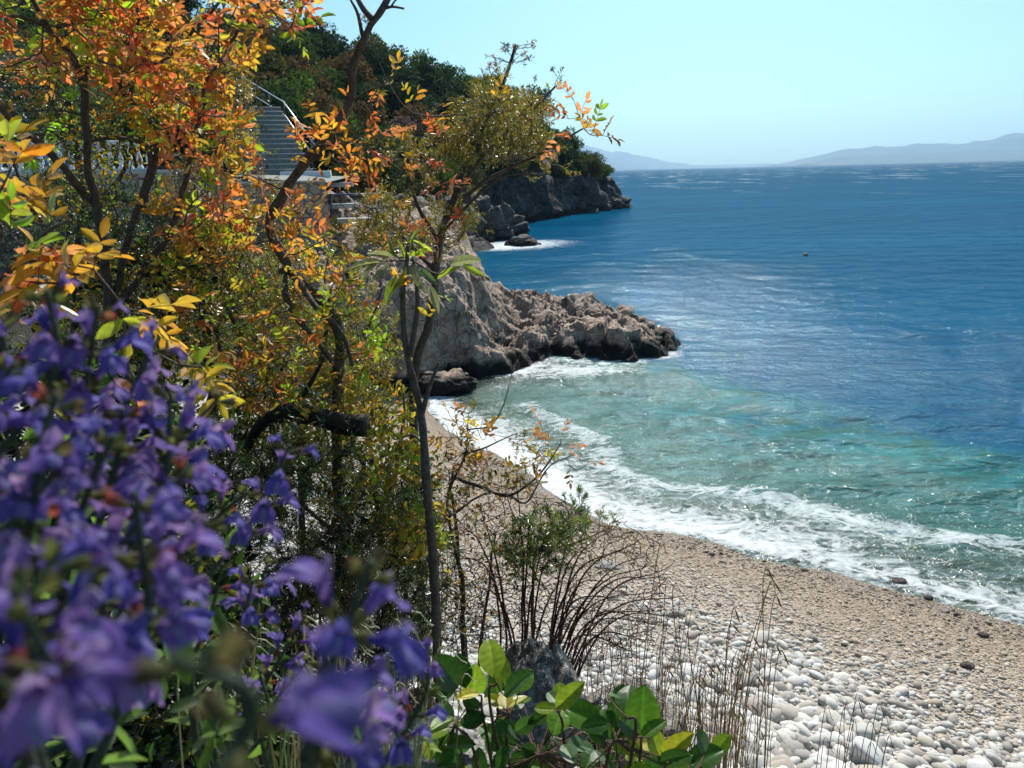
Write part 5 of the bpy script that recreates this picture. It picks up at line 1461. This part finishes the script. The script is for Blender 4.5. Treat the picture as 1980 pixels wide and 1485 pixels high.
# ---- I: glossy broad leaved plant at the bottom
def glossy():
    sk = Skel(.003); f = Acc(); b = root_at(P3(1080, 1620, 1.25)); sk.base = b
    G = [[(.08, .20, .03), (.11, .25, .03), (.06, .15, .03)], [(.20, .32, .03), (.28, .38, .04)], [(.05, .14, .03), (.04, .11, .025)], [(.42, .42, .04), (.50, .44, .05)]]
    # leaf: base px, tip px, colour kind, relative width
    Lf = [((955, 1310), (945, 1220), 1, .75), ((975, 1330), (960, 1245), 1, .6), ((900, 1330), (885, 1255), 2, .7), ((885, 1330), (845, 1265), 2, .75), ((880, 1335), (822, 1335), 2, .7), ((915, 1345), (920, 1285), 1, .8), ((925, 1340), (880, 1345), 3, .45),
          ((980, 1370), (975, 1325), 3, .75), ((980, 1370), (1022, 1335), 3, .38), ((980, 1370), (930, 1335), 3, .35), ((975, 1345), (1025, 1290), 0, .6), ((950, 1360), (945, 1290), 2, .6), ((940, 1385), (880, 1400), 2, .7), ((925, 1370), (895, 1345), 2, .8),
          ((1075, 1370), (1130, 1315), 1, .55), ((1075, 1372), (1025, 1365), 1, .6), ((1080, 1360), (1055, 1330), 0, .7), ((1070, 1375), (1015, 1400), 0, .6), ((1095, 1370), (1170, 1400), 0, .85), ((1085, 1372), (1070, 1420), 0, .9), ((1180, 1400), (1115, 1405), 2, .7),
          ((1185, 1430), (1190, 1360), 0, .8), ((1240, 1420), (1245, 1320), 0, .85), ((1240, 1425), (1290, 1385), 0, .5), ((1235, 1420), (1200, 1390), 2, .6), ((1175, 1345), (1205, 1345), 0, .35), ((1210, 1380), (1215, 1310), 2, .8), ((1230, 1440), (1285, 1430), 3, .6),
          ((1240, 1460), (1180, 1420), 1, .45), ((1245, 1470), (1200, 1450), 1, .6), ((1280, 1465), (1340, 1415), 3, .4), ((1270, 1475), (1345, 1455), 0, .55), ((1330, 1480), (1405, 1440), 2, .8), ((1300, 1500), (1400, 1480), 1, .5), ((1040, 1460), (1000, 1440), 2, .8),
          ((1000, 1440), (930, 1430), 2, .7), ((920, 1440), (850, 1430), 0, .5), ((870, 1405), (810, 1425), 1, .45), ((880, 1390), (830, 1400), 1, .5), ((980, 1420), (960, 1390), 2, .8), ((1070, 1490), (1010, 1470), 0, .7), ((1040, 1440), (1075, 1475), 2, .8),
          ((900, 1480), (850, 1470), 2, .6), ((960, 1490), (980, 1440), 2, .7), ((1130, 1490), (1150, 1440), 2, .8), ((1200, 1500), (1260, 1480), 1, .6), ((1090, 1440), (1110, 1470), 2, .7), ((1150, 1450), (1100, 1430), 0, .6), ((860, 1450), (880, 1410), 0, .6)]
    hubs = [((985, 1380, 1.15), (980, 1440, 1.2)), ((930, 1345, 1.15), (940, 1420, 1.2)), ((1080, 1375, 1.12), (1090, 1450, 1.2)), ((1190, 1430, 1.1), (1170, 1490, 1.15)), ((1240, 1425, 1.08), (1230, 1500, 1.15)), ((1290, 1475, 1.05), (1260, 1540, 1.1)), ((880, 1400, 1.15), (920, 1470, 1.2)), ((960, 1320, 1.15), (950, 1380, 1.18)), ((1040, 1460, 1.15), (1050, 1520, 1.2)), ((1340, 1490, 1.05), (1300, 1550, 1.1)), ((1210, 1385, 1.1), (1225, 1440, 1.1))]
    for h, m in hubs: sk.stem([b, (b + P3(*m)) / 2 + rng.normal(size=3) * .01, P3(*m), P3(*h)], .0045, .0016, sides=5)
    for a, c, k, w in Lf:
        d = 1.12 + .10 * rng.random() - (a[0] - 1000) * .00012
        tilt = rng.uniform(-.05, .05)
        A_, C_ = P3(*a, d), P3(*c, d + tilt); D = (C_ - A_)[None]; L = np.linalg.norm(D) * 1.02
        vn = -(A_ - CAM) / np.linalg.norm(A_ - CAM)
        nn = vn * (.9 if w > .5 else .35) + np.array([0, 0, .5]) + rng.normal(size=3) * .25
        Mx = frames(D, nn[None]) * np.array([L * max(w * .76, .42), L * .88, L])[None, None]
        c_ = np.array(G[k][rng.integers(0, len(G[k]))])
        f.inst(FINE[0], FINE[1], Mx, A_[None], c_[None], tc=FINE_TC * (.85 + .3 * rng.random()))
        hb = min((P3(*h) for h, m in hubs), key=lambda q: np.linalg.norm(q - A_))
        tube(sk.acc, [hb, (hb + A_) / 2 + np.array([0, 0, -.003]), A_, A_ + D[0] * .1], [.0013, .0011, .0010, .0006], 4, cap=False)
    T = sample_poly([(830, 1400), (900, 1330), (960, 1300), (1060, 1360), (1200, 1370), (1300, 1430), (1420, 1470), (1420, 1540), (820, 1540)], 75, 1.15, 1.45)
    for t in T:
        D = rng.normal(size=3) * .5 + np.array([0, 0, .6]); L = .038 * (.8 + .5 * rng.random()); D = (D / np.linalg.norm(D))[None]
        vn = -(t - CAM) / np.linalg.norm(t - CAM)
        Mx = frames(D, (vn * .7 + np.array([0, 0, .6]) + rng.normal(size=3) * .4)[None]) * np.array([L * .68, L, L])[None, None]
        gg = G[(0, 2, 2, 1, 2, 0)[rng.integers(0, 6)]]
        f.inst(FINE[0], FINE[1], Mx, t[None], np.array(gg[rng.integers(0, len(gg))])[None], tc=FINE_TC)
        hb = min((P3(*h) for h, m in hubs), key=lambda q: np.linalg.norm(q - t))
        tube(sk.acc, [hb, (hb + t) / 2 + np.array([0, 0, -.006]), t], [.0012, .0010, .0008], 4, cap=False)
    finish('glossy_leaf_shrub', 'glossy bright green broad leaved shrub at the bottom edge in front of the grey rock', 'shrub', sk, f, 'waxleaf', 'twig')

glossy()

# ---- J: dry grass
def grass(name, label, spec, seed, n, pal, heads=0.3, base=None, tall=None):
    f = Acc(); h = Acc(); b = np.array(base)
    root = empty(name, tuple(b)); tag(root, label, 'grass')
    for i in range(n):
        (x0, y0, x1, y1, d) = spec(i)
        a = P3(x0, y0, d); a[2] = bank_z(a[0], a[1]) - .01
        e = P3(x1, y1, d + rng.normal() * .05)
        m = (a + e) / 2 + np.array([rng.normal() * .03, rng.normal() * .03, .02])
        c = bez([a, m, e, e + np.array([.02 + .03 * rng.random(), 0, -.005 + .03 * rng.random()])], 6) - b
        col = np.array(pal[rng.integers(0, len(pal))]) * (.7 + .5 * rng.random())
        tube(f, c, np.linspace(.0017, .0009, len(c)) * (1.25 if n < 20 else 1), 3, col, cap=False)
        if rng.random() < heads:
            t = c[-4:]; h = Acc()
            tube(h, bez(t, 3), np.array([.001, .0018, .0024, .0026, .0026, .0022, .002, .0016, .0012, .0008])[:len(bez(t, 3))], 5, np.array((.40, .27, .13)), cap=False)
            h.build('seed_head', M['needle'], root)
        if rng.random() < .45:
            q = c[len(c) // 3]; e2 = q + np.array([rng.normal() * .08, rng.normal() * .08, .04 + .10 * rng.random()])
            tube(f, bez([q, (q + e2) / 2 + np.array([0, 0, .03]), e2], 4), np.linspace(.0016, .0003, 9), 3, col * 1.1, cap=False)
    f.build('stalks', M['needle'], root)
def gspec(x0, x1, yb, xt, yt0, yt1, d0, d1):
    def s(i):
        x = rng.uniform(x0, x1)
        return (x, yb, x + rng.normal() * xt, rng.uniform(yt0, yt1), rng.uniform(d0, d1))
    return s
grass('dry_grass_tuft', 'dry brown grass tuft on the shingle right of the glossy green leaves', gspec(1280, 1480, 1540, 26, 1280, 1460, 1.8, 2.4), 1, 115, DRY, .12, root_at(P3(1390, 1540, 2.1)))
def tallspec():
    L = [(1390, 1480, 1475, 1130), (1400, 1500, 1480, 1150), (1400, 1490, 1440, 1260), (1380, 1500, 1412, 1205), (1430, 1500, 1478, 1160), (1440, 1510, 1470, 1270), (1450, 1500, 1490, 1280), (1465, 1520, 1490, 1190), (1410, 1500, 1405, 1240), (1360, 1500, 1330, 1230), (1340, 1500, 1300, 1160), (1300, 1500, 1270, 1080), (1420, 1500, 1450, 1330), (1480, 1500, 1500, 1290)]
    return lambda i: (*L[i % len(L)][:3], L[i % len(L)][3], 2.0)
grass('tall_dry_grass', 'tallest dry brown stalks with narrow seed heads rising over the grass tuft on the shingle', tallspec(), 2, 14, [(.30, .19, .09), (.36, .24, .12)], .8, root_at(P3(1420, 1500, 2.0)))
grass('dry_weed', 'small thin dark dry weed alone at the bottom edge of the white pebbles', gspec(1600, 1680, 1560, 30, 1370, 1480, 2.6, 2.8), 3, 16, [(.12, .08, .05), (.2, .14, .09)], .1, root_at(P3(1640, 1560, 2.7)))
grass('straw_grass', 'tan straw grass standing in the dark thicket below the slim trunk', gspec(560, 860, 1450, 30, 960, 1250, 2.1, 2.6), 4, 110, DRY, .1, root_at(P3(700, 1450, 2.3)))
grass('thin_grass', 'pale thin grass blades criss-crossing under the small purple flowers', gspec(430, 760, 1560, 90, 1230, 1460, .9, 1.3), 5, 110, [(.25, .32, .15), (.35, .38, .22), (.42, .36, .22)], 0, root_at(P3(600, 1560, 1.1)))
grass('fine_weeds', 'thin brown weeds scattered between the bare twigs and the shingle', gspec(1130, 1330, 1480, 40, 1150, 1350, 2.2, 2.7), 6, 60, [(.2, .12, .07), (.3, .2, .12)], 0, root_at(P3(1230, 1480, 2.4)))
grass('leaning_straw', 'long tan straw blades in front of the grey rock between glossy leaves', gspec(1090, 1180, 1520, 60, 1380, 1470, 1.6, 2.0), 7, 26, DRY, 0, root_at(P3(1130, 1520, 1.8)))

# ---- the purple sage
def corolla(seed):
    hue = [(1, 1, 1), (1.25, 1.05, .95), (.75, .85, 1.0), (2.1, 1.75, 1.2), (1.5, 1.1, 1.0)][seed]
    """two-lipped flower: tube, arched hood and a drooping three-lobed lip; unit = 22 mm"""
    r = np.random.default_rng(seed); a = Acc()
    tc = [tuple(a_ * b_ for a_, b_ in zip(c_, hue)) for c_ in [(.32, .28, .60), (.15, .11, .42), (.085, .062, .31)]]
    n, s = 8, 10
    ts = np.linspace(0, 1, n); cen = np.stack([ts * .5, ts * 0, .10 * ts ** 2], 1); rad = np.interp(ts, [0, .3, 1], [.05, .07, .14])
    V = []; C = []
    for i in range(n):
        for j in range(s):
            th = j / s * 2 * math.pi; V.append((cen[i][0], rad[i] * math.cos(th), cen[i][2] + rad[i] * math.sin(th))); C.append(np.array(tc[1]) * (1 - .25 * (1 - ts[i])))
    q = [(i * s + j, i * s + (j + 1) % s, (i + 1) * s + (j + 1) % s, (i + 1) * s + j) for i in range(n - 1) for j in range(s)]
    a.add(V, q, None, np.array(C))
    # hood
    nu, nv = 12, 9; V = []; C = []
    for i in range(nu):
        t = i / (nu - 1)
        ang = .35 + t * 1.9
        cx = .48 + .34 * math.sin(ang) * .9 - .1 + t * .12; cz = .12 + .36 * (t * 1.6 - t * t * 1.05)
        w = (.15 + .03 * math.sin(t * math.pi)) * (1 - .55 * t ** 3)
        for j in range(nv):
            ph = (j / (nv - 1) - .5) * 2.7
            V.append((cx + .0, w * math.sin(ph), cz + w * (math.cos(ph) - 1) * 1.0)); C.append(np.array(tc[2]) * (1 - t) + np.array(tc[0]) * t)
    a.add(V, grid_faces(nu, nv), None, np.array(C) * (.95 + .1 * r.random()))
    # lower lip
    nu, nv = 12, 15; V = []; C = []
    for i in range(nu):
        t = i / (nu - 1)
        cx = .46 + .42 * math.sin(t * 1.6) ; cz = -.02 - .42 * t ** 1.5 + .04
        for j in range(nv):
            u = (j / (nv - 1) - .5) * 2
            w = .14 + .22 * math.sin(min(1, t * 1.25) * math.pi * .62)
            lobe = 1 - .16 * t * abs(math.sin(u * 3.0)) ** 2 * (1 if abs(u) > .3 else .3)
            V.append((cx * lobe + .04 * math.sin(u * 9) * t, u * w * lobe, cz + .10 * u * u * (1 - t * 1.8) + .025 * math.sin(u * 11 + i * .5) * t)); C.append(np.array(tc[1]) * (1 - .4 * t) + np.array((.14, .11, .42)) * .4 * t if abs(u) > .22 else np.array((.22, .20, .45)))
    a.add(V, grid_faces(nu, nv), None, np.array(C))
    tube(a, bez([(.5, 0, .2), (.72, .02, .36), (.92, .02, .22)], 6), .011, 4, (.6, .5, .75))
    a.v = [v * .022 for v in a.v]
    return a
def calyx(seed, colr):
    a = Acc(); n, s = 6, 15
    V = []; C = []
    for i in range(n):
        t = i / (n - 1)
        for j in range(s):
            th = j / s * 2 * math.pi
            tooth = .10 * (abs((j % 3) - 1) - .4) * max(0, (t - .6) / .4)
            r = .03 + .095 * math.sin(min(1, t * 1.1) * 1.5)
            r *= 1 + .06 * (1 if j % 3 == 0 else -.3)
            V.append((t * .42 - tooth, r * math.cos(th), r * math.sin(th))); C.append(np.array((.16, .20, .07)) * (1 - t) + np.array(colr) * t)
    q = [(i * s + j, i * s + (j + 1) % s, (i + 1) * s + (j + 1) % s, (i + 1) * s + j) for i in range(n - 1) for j in range(s)]
    a.add(np.array(V) * .022, q, None, np.array(C)); return a
flower_me = [corolla(k).build('flower', M['petal']) for k in range(5)]
calyx_me = [calyx(0, (.30, .05, .06)).build('calyx', M['petal']), calyx(1, (.10, .06, .045)).build('calyx', M['petal']), calyx(2, (.09, .09, .035)).build('calyx', M['petal'])]
used_f = set()
def put(srcs, name, parent, loc, mat3, sc):
    src = srcs[rng.integers(0, len(srcs))]
    if src.name in used_f: o = src.copy(); COL.objects.link(o)
    else: used_f.add(src.name); o = src
    o.parent = parent
    m = Matrix(((mat3[0][0], mat3[0][1], mat3[0][2]), (mat3[1][0], mat3[1][1], mat3[1][2]), (mat3[2][0], mat3[2][1], mat3[2][2]))).to_4x4()
    o.matrix_local = Matrix.Translation(Vector(loc)) @ m @ Matrix.Scale(sc, 4)
    return o

def spike(parent, base, foot, tip, sc=1.0, whorls=4, per=4, bend=.01, lit=(.75, -.15, -.1)):
    """one flower stem: foot on the plant, tip at the top; whorls of flowers on its upper part"""
    foot = np.array(foot); tip = np.array(tip)
    mid = (foot + tip) / 2 + np.array([rng.normal() * bend, rng.normal() * bend, rng.normal() * bend])
    c = bez([foot, mid, tip], 10)
    a = Acc(); tube(a, c - base, np.linspace(.0022, .0011, len(c)) * (sc ** .5), 6)
    cum = np.r_[0, np.cumsum(np.linalg.norm(np.diff(c, axis=0), axis=1))]; L = cum[-1]
    def on(l): return np.array([np.interp(l, cum, c[:, k]) for k in range(3)])
    # bracts on the stem
    f = a
    st = a.build('flower_stem', M['sage_stem'], parent)
    ax = (c[-1] - c[-4]); ax /= np.linalg.norm(ax)
    for w in range(whorls):
        l = L - sc * (.006 + .021 * w)
        if l < L * .15: break
        p = on(l) - base
        k = max(2, per - (2 if w == 0 else 1))
        off = rng.random() * 6.28
        for j in range(k):
            th = off + j / k * 6.28 + rng.normal() * .25
            u = np.cross(ax, [0.3, 1, .2]); u /= np.linalg.norm(u); v = np.cross(ax, u)
            out = u * math.cos(th) + v * math.sin(th)
            d = out * .95 + ax * .5 + np.array(lit) * .45; d /= np.linalg.norm(d)
            z = ax + np.array([0, 0, .6]) - d * 0; y = np.cross(z, d); y /= np.linalg.norm(y); z = np.cross(d, y)
            R3 = np.stack([d, y, z], 1)
            s_ = sc * .88 * (.75 + .4 * rng.random())
            q = p + d * .002 * sc
            put(calyx_me if rng.random() < .5 else calyx_me[1:], 'calyx', st, q, R3, s_)
            if rng.random() < (.45 if w == 0 else .8): put(flower_me, 'flower', st, q + d * .0062 * s_, R3, s_ * (.6 if w == 0 else 1))
        # small bracts
    return st

def sage(label, basepx, spikes, n_leaf=40, leafbox=None):
    b = P3(*basepx); b[2] = min(b[2], bank_z(b[0], b[1])) if False else b[2]
    g = root_at(b); root = empty('sage_plant', tuple(g)); tag(root, label, 'flower')
    w = Acc()
    hub = b
    tube(w, bez([g, (g + hub) / 2 + np.array([.01, 0, 0]), hub], 8) - g, np.linspace(.006, .004, 17), 7)
    for sp in spikes:
        (fx, fy, tx, ty, d, sc, wh, per) = sp
        foot = P3(fx, fy, d * 1.03); tip = P3(tx, ty, d)
        spike(root, g, foot, tip, sc, wh, per)
        tube(w, bez([hub, (hub + foot) / 2 + rng.normal(size=3) * .01, foot], 6) - g, np.linspace(.0035, .0024, 13), 5, cap=False)
    w.build('main_stem', M['sage_stem'], root)
    if leafbox:
        f = Acc(); poly, d0, d1 = leafbox
        T = sample_poly(poly, n_leaf, d0, d1); K = len(T)
        Mx = frames(rdir(K) + np.array([.4, 0, .5]), rdir(K) + np.array([0, 0, .8]))
        s = .035 * (.5 + .7 * rng.random(K)); Mx = Mx * np.stack([s * .42, s, s], 1)[:, None, :]
        f.inst(LEAF[0], LEAF[1], Mx, T - g, np.array([(.07, .12, .045), (.10, .16, .05), (.16, .28, .05)])[rng.integers(0, 3, K)])
        f.build('leaves', M['leaf'], root)
# foot px, tip px, distance, size, whorls, flowers per whorl
sage('purple sage with its spikes massed at the left edge, softly blurred', (-60, 1300, .42), [
    (-20, 900, 90, 560, .34, 1.0, 5, 5), (60, 980, 190, 590, .36, 1.0, 5, 5), (120, 1000, 300, 660, .42, 1.05, 5, 5), (180, 1050, 235, 790, .36, 1.0, 4, 4), (-40, 1000, 30, 700, .30, 1.0, 4, 5), (10, 1080, 110, 760, .28, 1.0, 4, 5),
    (-60, 900, 0, 610, .36, 1.0, 4, 4), (40, 1100, 80, 880, .26, 1.0, 3, 5), (190, 1150, 330, 750, .36, 1.0, 4, 5), (260, 1150, 430, 760, .46, 1.1, 4, 4), (120, 1150, 220, 840, .30, 1.0, 4, 5)],
    50, ([(-60, 800), (200, 900), (300, 1100), (-60, 1200)], .45, .7))
sage('purple sage whose blurred spikes fill the space below the left flower mass', (60, 1650, .36), [
    (150, 1280, 260, 950, .24, 1.0, 4, 5), (220, 1250, 370, 900, .32, 1.0, 4, 5), (20, 1300, 120, 1050, .19, 1.0, 3, 5), (260, 1300, 400, 1010, .36, 1.0, 3, 5), (-60, 1300, 20, 1130, .16, .9, 3, 5), (200, 1400, 250, 1180, .30, 1.0, 2, 4),
    (60, 1500, 200, 1090, .22, 1.0, 2, 4), (-60, 1600, 60, 1240, .20, .9, 3, 4)],
    110, ([(0, 1150), (420, 1150), (500, 1485), (0, 1485)], .40, .8))
sage('small sharp purple sage spikes in front of the tangled thicket', (420, 1640, .62), [
    (330, 1200, 560, 860, .50, 1.05, 4, 4), (360, 1160, 480, 950, .50, .95, 2, 4), (430, 1330, 520, 1075, .60, 1.0, 3, 4), (450, 1450, 590, 1190, .66, 1.0, 4, 4), (460, 1480, 500, 1290, .64, .95, 2, 3), (520, 1500, 600, 1270, .6, .9, 3, 3),
    (400, 1460, 470, 1340, .6, .9, 2, 3), (360, 1300, 430, 1090, .58, .9, 2, 3), (480, 1350, 490, 1120, .55, 1.0, 2, 3), (740, 1480, 830, 1270, .52, 1.0, 4, 4), (690, 1500, 760, 1290, .55, .95, 3, 3), (560, 1560, 640, 1330, .6, .9, 3, 4)],
    40, ([(350, 1300), (700, 1350), (760, 1485), (350, 1485)], .5, .8))
sage('single large dark blurred purple sage spike in the middle of the bottom edge', (640, 1640, .34), [
    (590, 1460, 720, 1085, .235, 1.0, 4, 5), (600, 1560, 650, 1350, .24, 1.0, 2, 5)], 0, None)
sage('closest purple sage blossom, a big soft blue violet blur near the bottom left corner', (330, 1700, .15), [
    (300, 1700, 330, 1270, .115, .95, 2, 4)], 0, None)
for o in flower_me + calyx_me:
    if o.name not in used_f: bpy.data.objects.remove(o)
